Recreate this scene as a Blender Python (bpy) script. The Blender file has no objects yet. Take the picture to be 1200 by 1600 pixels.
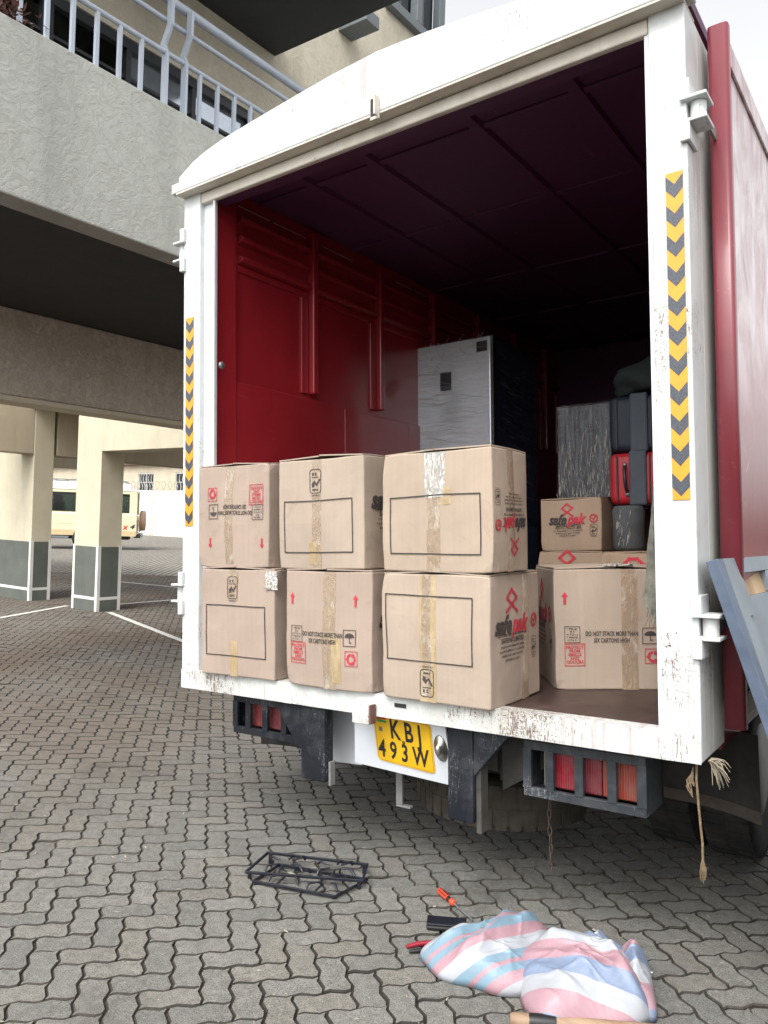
import bpy, bmesh, math, random
import numpy as np
from mathutils import Matrix, Vector, noise as mnoise
R = math.radians
rnd = random.Random(7)
sc = bpy.context.scene
col = sc.collection

# ------------------------------------------------------------------ camera, sky, sun, exposure
CAM_H = 1.53
def cam_axes(y, p, r):
    f = Vector((-math.sin(y)*math.cos(p), math.cos(y)*math.cos(p), math.sin(p)))
    ri = Vector((math.cos(y), math.sin(y), 0)); u = ri.cross(f)
    c, s = math.cos(r), math.sin(r)
    return c*ri + s*u, -s*ri + c*u, f
ri, up, fw = cam_axes(0.6268, 0.0101, 0.0321)
cd = bpy.data.cameras.new('camera'); cam = bpy.data.objects.new('camera', cd); col.objects.link(cam)
cam.matrix_world = Matrix(((ri.x, up.x, -fw.x, 0), (ri.y, up.y, -fw.y, 0), (ri.z, up.z, -fw.z, CAM_H), (0, 0, 0, 1)))
cd.sensor_fit = 'HORIZONTAL'; cd.sensor_width = 36.0; cd.lens = 36.0*1213.5/1200
cd.clip_start = 0.05; cd.clip_end = 1500
sc.camera = cam

SUN_AZ = Vector((0.14, -1.0)).normalized()      # horizontal direction towards the sun
SUN_EL = R(52)
world = bpy.data.worlds.new('World'); sc.world = world; world.use_nodes = True
wn = world.node_tree.nodes; wl = world.node_tree.links; wn.clear()
sky = wn.new('ShaderNodeTexSky'); sky.sky_type = 'NISHITA'; sky.sun_disc = False
sky.sun_elevation = SUN_EL; sky.sun_rotation = math.atan2(SUN_AZ.x, SUN_AZ.y)
sky.dust_density = 4.0; sky.air_density = 1.0; sky.ozone_density = 1.0
hs = wn.new('ShaderNodeHueSaturation'); hs.inputs['Saturation'].default_value = 0.09
bg = wn.new('ShaderNodeBackground'); bg.inputs['Strength'].default_value = 0.15
wo = wn.new('ShaderNodeOutputWorld')
wl.new(sky.outputs[0], hs.inputs['Color']); wl.new(hs.outputs[0], bg.inputs[0]); wl.new(bg.outputs[0], wo.inputs[0])
sd = bpy.data.lights.new('sun', 'SUN'); sun = bpy.data.objects.new('sun', sd); col.objects.link(sun)
sd.energy = 0.5; sd.angle = R(30); sd.color = (1.0, 0.96, 0.90)
sun.rotation_euler = Vector((-SUN_AZ.x*math.cos(SUN_EL), -SUN_AZ.y*math.cos(SUN_EL), -math.sin(SUN_EL))).to_track_quat('-Z', 'Y').to_euler()
sun.location = (4, -8, 12)
sc.view_settings.view_transform = 'Standard'; sc.view_settings.look = 'None'
sc.view_settings.gamma = 1.0; sc.view_settings.use_curve_mapping = False
sc.view_settings.exposure = 1.3
sc.render.engine = 'CYCLES'
sc.cycles.max_bounces = 8; sc.cycles.transparent_max_bounces = 12

# ------------------------------------------------------------------ material helper
class Mat:
    def __init__(s, name, per_object=False):
        s.per_object = per_object
        s.m = bpy.data.materials.new(name); s.m.use_nodes = True
        s.t = s.m.node_tree; s.t.nodes.clear()
        s.out = s.n('ShaderNodeOutputMaterial')
        s.tc = None
    def n(s, typ, **kw):
        nd = s.t.nodes.new(typ)
        for k, v in kw.items(): setattr(nd, k, v)
        return nd
    def put(s, sock, v):
        if v is None: return
        if isinstance(v, bpy.types.NodeSocket): s.t.links.new(v, sock)
        elif isinstance(v, (tuple, list)) and len(v) == 3 and sock.type == 'RGBA': sock.default_value = (*v, 1)
        else: sock.default_value = v
    def co(s, kind='Object', scale=(1, 1, 1), rot=(0, 0, 0)):
        if s.tc is None: s.tc = s.n('ShaderNodeTexCoord')
        src = s.tc.outputs[kind]
        if s.per_object:
            oi = s.n('ShaderNodeObjectInfo'); va = s.n('ShaderNodeVectorMath', operation='MULTIPLY_ADD')
            s.put(va.inputs[0], oi.outputs['Location']); va.inputs[1].default_value = (3.7, 5.3, 4.1); s.put(va.inputs[2], src); src = va.outputs[0]
        if scale == (1, 1, 1) and rot == (0, 0, 0): return src
        mp = s.n('ShaderNodeMapping'); s.put(mp.inputs[0], src)
        mp.inputs['Scale'].default_value = scale; mp.inputs['Rotation'].default_value = rot
        return mp.outputs[0]
    def noise(s, scale, detail=4, rough=.55, vec=None, dist=0.0):
        nd = s.n('ShaderNodeTexNoise'); s.put(nd.inputs['Vector'], vec or s.co())
        nd.inputs['Scale'].default_value = scale; nd.inputs['Detail'].default_value = detail
        nd.inputs['Roughness'].default_value = rough; nd.inputs['Distortion'].default_value = dist
        return nd.outputs['Fac']
    def voro(s, scale, vec=None, feature='F1'):
        nd = s.n('ShaderNodeTexVoronoi', feature=feature); s.put(nd.inputs['Vector'], vec or s.co())
        nd.inputs['Scale'].default_value = scale
        return nd.outputs['Distance']
    def ramp(s, f, stops):
        nd = s.n('ShaderNodeValToRGB'); s.put(nd.inputs[0], f)
        e = nd.color_ramp.elements
        while len(e) < len(stops): e.new(0.5)
        for k, (p, c) in zip(e, stops):
            k.position = p
            k.color = (c, c, c, 1) if not isinstance(c, (tuple, list)) else (*c, 1)
        return nd.outputs[0]
    def mix(s, f, a, b, mode='MIX'):
        nd = s.n('ShaderNodeMix', data_type='RGBA', blend_type=mode)
        s.put(nd.inputs[0], f); s.put(nd.inputs[6], a); s.put(nd.inputs[7], b)
        return nd.outputs[2]
    def math(s, op, a, b=0.0, c=0.0):
        nd = s.n('ShaderNodeMath', operation=op); s.put(nd.inputs[0], a); s.put(nd.inputs[1], b)
        if len(nd.inputs) > 2: s.put(nd.inputs[2], c)
        return nd.outputs[0]
    def bump(s, h, strength=.3, dist=.01, prev=None):
        nd = s.n('ShaderNodeBump'); s.put(nd.inputs['Height'], h)
        nd.inputs['Strength'].default_value = strength; nd.inputs['Distance'].default_value = dist
        if prev is not None: s.put(nd.inputs['Normal'], prev)
        return nd.outputs[0]
    def bsdf(s, **kw):
        nd = s.n('ShaderNodeBsdfPrincipled')
        names = dict(color='Base Color', rough='Roughness', metal='Metallic', normal='Normal', spec='Specular IOR Level',
                     coat='Coat Weight', coatr='Coat Roughness', alpha='Alpha', emit='Emission Color', emits='Emission Strength', trans='Transmission Weight', ior='IOR')
        for k, v in kw.items(): s.put(nd.inputs[names[k]], v)
        return nd.outputs[0]
    def done(s, surf):
        s.t.links.new(surf, s.out.inputs[0]); return s.m

def simple(name, c, rough=.6, metal=0, coat=0, spec=.5, var=.12, scale=14, bump=.0, bscale=60):
    m = Mat(name)
    f = m.noise(scale, 5, .6)
    k = m.mix(m.ramp(f, [(.3, 0), (.7, 1)]), tuple(x*(1-var) for x in c), tuple(min(1, x*(1+var)) for x in c))
    nm = m.bump(m.noise(bscale, 4), bump, .004) if bump else None
    return m.done(m.bsdf(color=k, rough=m.math('MULTIPLY_ADD', f, .2, rough-.1), metal=metal, coat=coat, spec=spec, normal=nm))

def painted(name, c, rough=.42, chip=(.10, .045, .025), chips=.62, grime=(.30, .25, .20), grimey=.25, coat=0.0, under=(.35, .33, .30), scale=1.0, dents=.0, spec=.5, runs=.42):
    """weathered paint: rubbed patches, thin scratches and chips down to rust, streaked grime"""
    m = Mat(name)
    g1 = m.noise(2.2*scale, 6, .62)
    g2 = m.noise(1.0, 5, .6, m.co(scale=(16*scale, 16*scale, 1.6*scale)))
    g = m.math('MULTIPLY', m.ramp(g1, [(.40, 0), (.72, 1)]), m.ramp(g2, [(.35, .15), (.75, 1)]))
    k = m.mix(m.math('MULTIPLY', g, grimey), c, grime)
    rub = m.noise(5*scale, 6, .68, None, .6)
    k = m.mix(m.ramp(rub, [(chips-.06, 0), (chips+.10, .35)]), k, under)
    area = m.ramp(m.noise(1.9*scale, 3, .5), [(.38, .80), (.64, 1.06)])
    sa = m.math('MULTIPLY', m.noise(1, 5, .72, m.co(scale=(14*scale, 60*scale, 90*scale), rot=(.15, .25, .2)), 1.4), area)
    sb = m.math('MULTIPLY', m.noise(1, 5, .72, m.co(scale=(90*scale, 60*scale, 15*scale), rot=(.2, -.2, .1)), 1.4), area)
    k = m.mix(m.ramp(sa, [(chips+.03, 0), (chips+.06, .8)]), k, under)
    k = m.mix(m.ramp(sb, [(chips+.03, 0), (chips+.07, .85)]), k, chip)
    s2 = m.math('MULTIPLY', m.noise(48*scale, 5, .72, None, 2.2), area)
    k = m.mix(m.ramp(s2, [(chips+.06, 0), (chips+.09, 1)]), k, chip)
    run = m.math('MULTIPLY', m.noise(1, 5, .65, m.co(scale=(26*scale, 26*scale, .9*scale))), m.ramp(m.noise(1.3*scale, 3, .5), [(.40, .7), (.62, 1.08)]))
    k = m.mix(m.ramp(run, [(chips-.01, 0), (chips+.10, runs)]), k, (min(.38, chip[0]*3), min(.27, chip[1]*4), .17))
    h = m.noise(4*scale, 4, .5)
    nm = m.bump(h, .16+dents, .03)
    nm = m.bump(s2, .10, .003, nm)
    return m.done(m.bsdf(color=k, rough=m.math('MULTIPLY_ADD', g1, .35, rough-.14), coat=coat, coatr=.08, normal=nm, spec=spec))

# ------------------------------------------------------------------ mesh helpers
class G:
    """collects boxes, prisms, tubes and grids; build() links them as ONE mesh object"""
    def __init__(s): s.v = []; s.f = []; s.smooth = []
    def add(s, vs, fs, smooth=False):
        o = len(s.v); s.v += [tuple(v) for v in vs]; s.f += [tuple(i+o for i in f) for f in fs]; s.smooth += [smooth]*len(fs)
        return s
    def box(s, x0, x1, y0, y1, z0, z1, M=None):
        vs = [Vector(p) for p in ((x0, y0, z0), (x1, y0, z0), (x1, y1, z0), (x0, y1, z0), (x0, y0, z1), (x1, y0, z1), (x1, y1, z1), (x0, y1, z1))]
        if M is not None: vs = [M @ v for v in vs]
        return s.add(vs, [(0, 3, 2, 1), (4, 5, 6, 7), (0, 1, 5, 4), (1, 2, 6, 5), (2, 3, 7, 6), (3, 0, 4, 7)])
    def hexa(s, a, b):
        """a, b: two quads of four points, joined into a solid"""
        vs = list(a)+list(b)
        return s.add(vs, [(3, 2, 1, 0), (4, 5, 6, 7), (0, 1, 5, 4), (1, 2, 6, 5), (2, 3, 7, 6), (3, 0, 4, 7)])
    def prism(s, poly, axis, a, b):
        """poly in the two other axes (in xyz order), extruded along axis from a to b"""
        i = 'xyz'.index(axis)
        def P(p, t): l = list(p); l.insert(i, t); return l
        n = len(poly)
        vs = [P(p, a) for p in poly]+[P(p, b) for p in poly]
        return s.add(vs, [tuple(range(n-1, -1, -1)), tuple(range(n, 2*n))]+[(k, (k+1) % n, n+(k+1) % n, n+k) for k in range(n)])
    def tube(s, pts, r, n=8, caps=True, rs=None):
        pts = [Vector(p) for p in pts]; o = len(s.v); rings = []
        up0 = None
        for i, p in enumerate(pts):
            t = (pts[min(i+1, len(pts)-1)]-pts[max(i-1, 0)])
            if t.length < 1e-9: t = Vector((0, 0, 1))
            t.normalize()
            if up0 is None:
                up0 = Vector((0, 0, 1)) if abs(t.z) < .9 else Vector((1, 0, 0))
            u = (up0 - t*up0.dot(t))
            if u.length < 1e-6: u = t.orthogonal()
            u.normalize(); up0 = u; w = t.cross(u)
            rr = rs[i] if rs else r
            rings.append([p+(u*math.cos(2*math.pi*k/n)+w*math.sin(2*math.pi*k/n))*rr for k in range(n)])
        vs = [v for rg in rings for v in rg]; fs = []
        for i in range(len(pts)-1):
            for k in range(n): fs.append((i*n+k, i*n+(k+1) % n, (i+1)*n+(k+1) % n, (i+1)*n+k))
        s.add(vs, fs, True)
        if caps: s.add(rings[0], [tuple(range(n-1, -1, -1))]); s.add(rings[-1], [tuple(range(n))])
        return s
    def lathe(s, prof, n=24, M=None):
        """prof: (r, z) pairs, about the z axis"""
        vs = []
        for r, z in prof:
            for k in range(n):
                a = 2*math.pi*k/n; v = Vector((r*math.cos(a), r*math.sin(a), z)); vs.append(M @ v if M is not None else v)
        fs = []
        for i in range(len(prof)-1):
            for k in range(n): fs.append((i*n+k, i*n+(k+1) % n, (i+1)*n+(k+1) % n, (i+1)*n+k))
        return s.add(vs, fs, True)
    def grid(s, fn, nu, nv, smooth=True, flip=False):
        vs = [fn(i/nu, j/nv) for j in range(nv+1) for i in range(nu+1)]; fs = []
        for j in range(nv):
            for i in range(nu):
                a = j*(nu+1)+i; q = (a, a+1, a+nu+2, a+nu+1); fs.append(q[::-1] if flip else q)
        return s.add(vs, fs, smooth)
    def mesh(s, name):
        me = bpy.data.meshes.new(name); me.from_pydata(s.v, [], s.f)
        if any(s.smooth): me.polygons.foreach_set('use_smooth', s.smooth)
        me.update(); return me
    def build(s, name, mat, parent=None, bevel=0.0, M=None, label=None):
        return obj(name, s.mesh(name), mat, parent, bevel, M, label)

def obj(name, me, mat, parent=None, bevel=0.0, M=None, label=None):
    o = bpy.data.objects.new(name, me); col.objects.link(o)
    if mat is not None and not me.materials: me.materials.append(mat)
    if parent is not None: o.parent = parent
    if M is not None: o.matrix_local = M
    if bevel:
        b = o.modifiers.new('edge', 'BEVEL'); b.width = bevel; b.segments = 2; b.limit_method = 'ANGLE'; b.angle_limit = R(40)
    if label: o['label'] = label
    return o

def tag(o, label, cat, group=None, kind=None):
    if label: o['label'] = label
    if cat: o['category'] = cat
    if group: o['group'] = group
    if kind: o['kind'] = kind
    return o

def thing(name, label, cat, M=None, group=None):
    o = bpy.data.objects.new(name, None); col.objects.link(o); o.empty_display_size = .1
    if M is not None: o.matrix_world = M
    return tag(o, label, cat, group)

def structure(o): o['kind'] = 'structure'; return o

# text shapes, cached as triangles
_txt = {}
def text_tris(s, shear=0.0, fat=0.0):
    key = (s, shear, fat)
    if key not in _txt:
        c = bpy.data.curves.new('lettering', 'FONT'); c.body = s; c.size = 1.0; c.shear = shear; c.offset = fat
        c.align_x = 'CENTER'; c.align_y = 'CENTER'; c.resolution_u = 3
        o = bpy.data.objects.new('lettering', c); col.objects.link(o)
        dg = bpy.context.evaluated_depsgraph_get(); dg.update()
        me = bpy.data.meshes.new_from_object(o.evaluated_get(dg), depsgraph=dg)
        me.calc_loop_triangles()
        vs = [(v.co.x, v.co.y) for v in me.vertices]; ts = [tuple(t.vertices) for t in me.loop_triangles]
        bpy.data.objects.remove(o); bpy.data.curves.remove(c); bpy.data.meshes.remove(me)
        _txt[key] = (vs, ts)
    return _txt[key]

class Print:
    """flat print in a face's own (u, v) plane; build() lays it on the face with fn(u, v, lift)"""
    def __init__(s): s.v = []; s.f = []
    def tri(s, vs, fs):
        o = len(s.v); s.v += vs; s.f += [tuple(i+o for i in f) for f in fs]; return s
    def line(s, pts, w, closed=False, step=.03):
        n = len(pts); segs = [(pts[i], pts[(i+1) % n]) for i in range(n if closed else n-1)]
        for (ax, ay), (bx, by) in segs:
            L = math.hypot(bx-ax, by-ay) or 1e-6; dx, dy = (bx-ax)/L, (by-ay)/L
            k = max(1, int(L/step)); vs = []
            a0, b0 = -w/2, L+w/2
            for i in range(k+1):
                t = a0+(b0-a0)*i/k
                vs += [(ax+dx*t-dy*w/2, ay+dy*t+dx*w/2), (ax+dx*t+dy*w/2, ay+dy*t-dx*w/2)]
            s.tri(vs, [(2*i+1, 2*i+3, 2*i+2, 2*i) for i in range(k)])
        return s
    def rect(s, x0, y0, x1, y1, w): return s.line([(x0, y0), (x1, y0), (x1, y1), (x0, y1)], w, True)
    def fill(s, poly): return s.tri(list(poly), [tuple(range(len(poly)))])
    def ring(s, cx, cy, r, w, a0=0, a1=360, n=20):
        return s.line([(cx+r*math.cos(R(a0+(a1-a0)*i/n)), cy+r*math.sin(R(a0+(a1-a0)*i/n))) for i in range(n+1)], w)
    def text(s, t, cx, cy, h, shear=0.0, fat=0.0, sx=1.0):
        vs, ts = text_tris(t, shear, fat)
        return s.tri([(cx+x*h*sx, cy+y*h) for x, y in vs], ts)
    def turned(s, cx, cy):
        s.v = [(2*cx-x, 2*cy-y) for x, y in s.v]; return s
    def build(s, name, fn, mat, parent, lift=.0012):
        me = bpy.data.meshes.new(name)
        me.from_pydata([fn(u, v, lift) for u, v in s.v], [], s.f); me.update()
        return obj(name, me, mat, parent)
# ------------------------------------------------------------------ materials
def stucco(name, c, dark, scale=1.0, strength=.5):
    m = Mat(name)
    v = m.co()
    w = m.noise(9*scale, 7, .66, v, 1.3)
    w2 = m.noise(38*scale, 5, .7, v, 1.6)
    big = m.noise(.8, 5, .6, v); streak = m.noise(1, 5, .6, m.co(scale=(2.6, 2.6, .35)))
    k = m.mix(m.ramp(w, [(.34, 0), (.66, 1)]), dark, c)
    k = m.mix(m.ramp(big, [(.35, .30), (.62, 0)]), k, tuple(x*.74 for x in c))
    k = m.mix(m.ramp(streak, [(.50, 0), (.72, .38)]), k, tuple(x*.62 for x in dark))
    k = m.mix(m.ramp(w2, [(.58, 0), (.72, .45)]), k, tuple(x*.55 for x in dark))
    h = m.math('ADD', m.ramp(w, [(.40, 0), (.56, .7)]), m.math('MULTIPLY', w2, .9))
    return m.done(m.bsdf(color=k, rough=.9, spec=.2, normal=m.bump(h, strength, .014)))
def wallpaint(name, c, var=.06):
    m = Mat(name)
    f = m.noise(3.0, 5, .6); st = m.noise(1, 5, .65, m.co(scale=(5, 5, .7))); sc_ = m.noise(1, 5, .7, m.co(scale=(30, 30, 7)), .8)
    k = m.mix(m.ramp(f, [(.3, 0), (.7, 1)]), tuple(x*(1-var) for x in c), tuple(min(1, x*(1+var)) for x in c))
    k = m.mix(m.ramp(st, [(.50, 0), (.74, .30)]), k, tuple(x*.55 for x in c))
    k = m.mix(m.ramp(sc_, [(.66, 0), (.72, .45)]), k, tuple(x*.6+.03 for x in c))
    return m.done(m.bsdf(color=k, rough=.75, spec=.25, normal=m.bump(m.noise(40, 4), .25, .004)))

M_stucco = stucco('grey_swirl_stucco', (.50, .51, .47), (.425, .43, .39), 1.3, .42)
M_stucco_b = stucco('tan_swirl_stucco', (.80, .73, .60), (.58, .51, .41), 1.7, .9)
M_stucco_w = stucco('beige_upper_stucco', (.64, .59, .48), (.54, .49, .39), 1.2, .4)
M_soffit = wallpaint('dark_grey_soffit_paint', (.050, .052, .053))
M_cream = wallpaint('cream_pillar_paint', (.60, .545, .41))
M_tan = wallpaint('tan_beam_paint', (.50, .43, .32))
M_dado = wallpaint('dark_grey_dado_paint', (.12, .13, .115), .15)
M_trimw = wallpaint('white_trim_paint', (.70, .70, .66))
M_white = wallpaint('white_boundary_paint', (.80, .80, .77))
M_rail = simple('pale_blue_grey_rail_paint', (.42, .47, .54), .4, var=.06)
M_winframe = simple('dark_window_frame', (.022, .024, .028), .45)
M_greyframe = simple('grey_steel_paint', (.13, .15, .16), .45)
def glass_mat(name, c=(.02, .025, .03)):
    m = Mat(name); return m.done(m.bsdf(color=c, rough=.04, spec=.9, normal=m.bump(m.noise(3, 2), .03, .02)))
M_glass = glass_mat('window_glass')
M_skyrefl = simple('sky_reflection_pane', (.55, .60, .66), .1, metal=.8, var=.05)  # mirror-like tone puts the sky's reflection into plain panes
def clear_glass(name, tint=(.55, .62, .60)):
    m = Mat(name)
    tr = m.n('ShaderNodeBsdfTransparent'); tr.inputs[0].default_value = (*tint, 1)
    gl = m.n('ShaderNodeBsdfGlossy'); gl.inputs['Roughness'].default_value = .03
    fr = m.n('ShaderNodeFresnel'); fr.inputs[0].default_value = 1.5
    mx = m.n('ShaderNodeMixShader'); m.put(mx.inputs[0], m.math('MULTIPLY_ADD', fr.outputs[0], .9, .04)); m.put(mx.inputs[1], tr.outputs[0]); m.put(mx.inputs[2], gl.outputs[0])
    return m.done(mx.outputs[0])
M_cglass = clear_glass('car_window_glass', (.38, .44, .40))
M_curtain = simple('pale_curtain_cloth', (.52, .50, .42), .9, var=.2, scale=9)

M_truckw = painted('white_truck_paint', (.60, .625, .62), .38, chips=.568, grime=(.40, .37, .32), grimey=.5)
M_sill = painted('scuffed_white_sill_paint', (.59, .615, .60), .45, chips=.525, grime=(.36, .30, .24), grimey=.6, under=(.36, .34, .30), scale=1.3, dents=.1)
M_header = painted('dirty_white_header_beam', (.66, .62, .54), .5, chips=.60, grime=(.30, .24, .18), grimey=.75)
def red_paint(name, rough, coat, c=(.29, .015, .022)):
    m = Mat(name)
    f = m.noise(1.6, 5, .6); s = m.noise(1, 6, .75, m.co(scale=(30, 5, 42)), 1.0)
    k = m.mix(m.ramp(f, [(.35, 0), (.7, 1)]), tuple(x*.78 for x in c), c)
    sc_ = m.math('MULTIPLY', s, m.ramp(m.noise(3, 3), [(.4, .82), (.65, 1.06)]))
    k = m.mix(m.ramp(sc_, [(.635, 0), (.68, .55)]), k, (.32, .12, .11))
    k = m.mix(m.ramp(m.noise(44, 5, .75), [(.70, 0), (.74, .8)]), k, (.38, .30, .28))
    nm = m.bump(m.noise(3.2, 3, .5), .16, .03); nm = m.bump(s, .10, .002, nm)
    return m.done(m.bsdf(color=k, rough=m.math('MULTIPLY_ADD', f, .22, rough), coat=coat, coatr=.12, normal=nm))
M_red = red_paint('glossy_dark_red_paint', .24, .35)
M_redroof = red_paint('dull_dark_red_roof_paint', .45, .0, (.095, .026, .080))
def door_paint():
    """glossy red enamel with sky glare painted in as pale blotches towards the top"""
    m = Mat('glossy_red_door_paint')
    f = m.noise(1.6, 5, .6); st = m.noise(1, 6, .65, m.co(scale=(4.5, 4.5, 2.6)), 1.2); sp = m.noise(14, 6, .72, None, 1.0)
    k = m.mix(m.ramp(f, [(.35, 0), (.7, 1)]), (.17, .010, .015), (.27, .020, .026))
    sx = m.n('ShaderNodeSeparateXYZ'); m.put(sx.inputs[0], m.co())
    sky_glare = m.math('MULTIPLY', m.ramp(st, [(.34, .2), (.62, 1)]), m.ramp(m.math('MULTIPLY_ADD', sx.outputs[2], .4, m.math('MULTIPLY_ADD', f, .3, -.15)), [(.46, .0), (.66, .95)]))
    k = m.mix(sky_glare, k, (.74, .66, .66))  # pale tone growing up the door, painted in place of sky glare
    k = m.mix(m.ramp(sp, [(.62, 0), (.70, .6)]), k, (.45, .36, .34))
    b = m.n('ShaderNodeBsdfPrincipled'); m.put(b.inputs['Base Color'], k); b.inputs['Roughness'].default_value = .30
    b.inputs['Coat Weight'].default_value = .12; b.inputs['Coat IOR'].default_value = 1.5; b.inputs['Coat Roughness'].default_value = .08
    m.put(b.inputs['Normal'], m.bump(f, .12, .03))
    return m.done(b.outputs[0])
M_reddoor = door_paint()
M_redtrim = red_paint('red_trim_paint', .3, .3, (.19, .022, .034))
def bed_mat():
    m = Mat('worn_brown_steel_bed')
    f = m.noise(5, 7, .7); k = m.ramp(f, [(.3, (.028, .018, .016)), (.55, (.06, .036, .030)), (.75, (.13, .09, .075))])
    return m.done(m.bsdf(color=k, rough=.45, normal=m.bump(f, .25, .006)))
M_bed = bed_mat()
M_black = painted('scuffed_black_paint', (.007, .009, .014), .5, spec=.3, runs=.0, chips=.57, chip=(.20, .21, .22), under=(.07, .075, .085), grime=(.06, .055, .05), grimey=.5, scale=1.6)
M_cage = painted('worn_dark_grey_cage_paint', (.022, .028, .035), .45, spec=.35, runs=.0, chips=.565, chip=(.25, .26, .27), under=(.10, .11, .12), grime=(.12, .11, .095), grimey=.6, scale=1.6)
M_chassis = simple('dusty_chassis_steel', (.055, .050, .044), .8, var=.35, bump=.3)
M_steel = simple('grey_steel', (.26, .27, .27), .4, metal=.7, var=.2)
M_dullsteel = simple('dull_grey_bracket', (.20, .20, .195), .6, var=.2)
def rubber(name, c, dust):
    m = Mat(name); f = m.noise(9, 6, .65)
    return m.done(m.bsdf(color=m.mix(m.ramp(f, [(.35, .1), (.7, .85)]), c, dust), rough=.85, spec=.25, normal=m.bump(m.noise(70, 3), .2, .003)))
M_tyre = rubber('black_tyre_rubber', (.016, .016, .017), (.05, .046, .042))
M_dustytyre = rubber('dusty_brown_tyre_rubber', (.030, .027, .023), (.075, .064, .050))
M_flap = rubber('black_flap_rubber', (.018, .018, .018), (.05, .046, .042))
M_flapedge = rubber('dusty_flap_edge', (.045, .038, .032), (.10, .082, .066))
def lens(name, c):
    m = Mat(name); f = m.noise(12, 5)
    w = m.n('ShaderNodeTexWave'); m.put(w.inputs[0], m.co()); w.inputs['Scale'].default_value = 34
    k = m.mix(m.ramp(w.outputs[1], [(.3, .55), (.7, 0)]), c, tuple(x*.35 for x in c))
    k = m.mix(m.ramp(f, [(.38, .0), (.72, .55)]), k, (.16, .12, .105))
    return m.done(m.bsdf(color=k, rough=.22, coat=.8, coatr=.06, normal=m.bump(w.outputs[1], .5, .003)))
M_lensr = lens('red_lamp_lens', (.30, .014, .03)); M_lenso = lens('orange_lamp_lens', (.30, .055, .035)); M_lensc = lens('clear_lamp_lens', (.42, .40, .26))
M_lensd = lens('dusty_red_lamp_lens', (.20, .022, .035))
M_plate = simple('yellow_plate_enamel', (.76, .45, .012), .32, var=.08, coat=.3)
M_ink = simple('black_print', (.018, .016, .016), .6)
M_platewhite = simple('clean_white_panel_paint', (.66, .69, .73), .45, var=.05, scale=3)
M_greyboard = simple('blue_grey_metal_paint', (.165, .19, .215), .5, var=.2, scale=5, bump=.15, bscale=14)
M_greyedge = simple('dark_blue_grey_metal_edge', (.075, .10, .145), .5, var=.25, scale=8, bump=.2, bscale=30)
def wood(name, a, b, ax=(2, 30, 30)):
    m = Mat(name); f = m.noise(1, 6, .6, m.co(scale=ax), .6)
    return m.done(m.bsdf(color=m.ramp(f, [(.35, a), (.7, b)]), rough=.65, normal=m.bump(f, .2, .003)))
M_wood = wood('bare_pine_wood', (.30, .19, .10), (.50, .36, .21), (14, 14, 2))
M_handle = wood('pale_wooden_handle', (.20, .125, .075), (.36, .25, .16), (2, 30, 30))

def card_mat(name, c, tone=1.0):
    m = Mat(name, True)
    wv = m.co(scale=(1, 1, 1))
    f = m.noise(2.2, 5, .6); g = m.noise(1, 5, .6, m.co(scale=(55, 55, 2.0))); sp = m.noise(140, 3, .7)
    k = m.mix(m.ramp(f, [(.35, 0), (.72, 1)]), tuple(x*.88 for x in c), tuple(x*1.05 for x in c))
    k = m.mix(m.ramp(g, [(.40, .14), (.60, 0)]), k, tuple(x*.68 for x in c))
    k = m.mix(m.ramp(m.noise(7, 5, .7, None, 1.0), [(.60, 0), (.74, .38)]), k, (c[0]*.62, c[1]*.56, c[2]*.48))
    k = m.mix(m.ramp(sp, [(.64, 0), (.74, .28)]), k, tuple(x*.55 for x in c))
    nm = m.bump(g, .10, .003); nm = m.bump(f, .25, .02, nm); nm = m.bump(m.noise(11, 4, .6, None, .7), .16, .009, nm)
    return m.done(m.bsdf(color=k, rough=.78, spec=.28, normal=nm))
M_card = [card_mat('pale_brown_cardboard', (.405, .325, .258)), card_mat('pinkish_brown_cardboard', (.375, .292, .238)),
          card_mat('yellowish_brown_cardboard', (.415, .33, .255)), card_mat('grey_brown_cardboard', (.40, .325, .258)), card_mat('mid_brown_cardboard', (.35, .255, .18))]
M_pk = simple('dark_grey_carton_ink', (.050, .040, .037), .8, var=.3, scale=40)
M_pr = simple('red_carton_ink', (.47, .030, .050), .75, var=.25, scale=40)
def tape_mat(name, base, pale, lo, strength, rough=.12):
    """thin film lying on the cardboard: takes the board's colour, with crinkle glints and bubbles painted in pale"""
    m = Mat(name, True)
    w = m.noise(1, 6, .70, m.co(scale=(40, 40, 13)), 1.8)
    cr = m.ramp(w, [(.44, 0), (.50, 1), (.56, 0)])
    glint = m.math('MULTIPLY', m.ramp(m.noise(1, 4, .6, m.co(scale=(22, 22, 9))), [(lo, 0), (lo+.16, 1)]), .75)  # pale patches put the tape's glints into its colour
    k = m.mix(m.math('MULTIPLY_ADD', cr, .12, glint), base, pale)
    nm = m.bump(m.math('ADD', m.math('MULTIPLY', cr, .8), w), strength, .006)
    return m.done(m.bsdf(color=k, rough=rough, spec=.6, coat=.7, coatr=.05, normal=nm))
M_tape = tape_mat('clear_wrinkled_tape', (.365, .270, .180), (.64, .58, .50), .55, .6, .16)
M_tapebright = tape_mat('shiny_crumpled_tape', (.62, .56, .46), (.86, .84, .79), .34, 1.0)
M_tapeold = tape_mat('yellowed_tape', (.385, .285, .155), (.50, .39, .24), .45, .35, .3)
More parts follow.
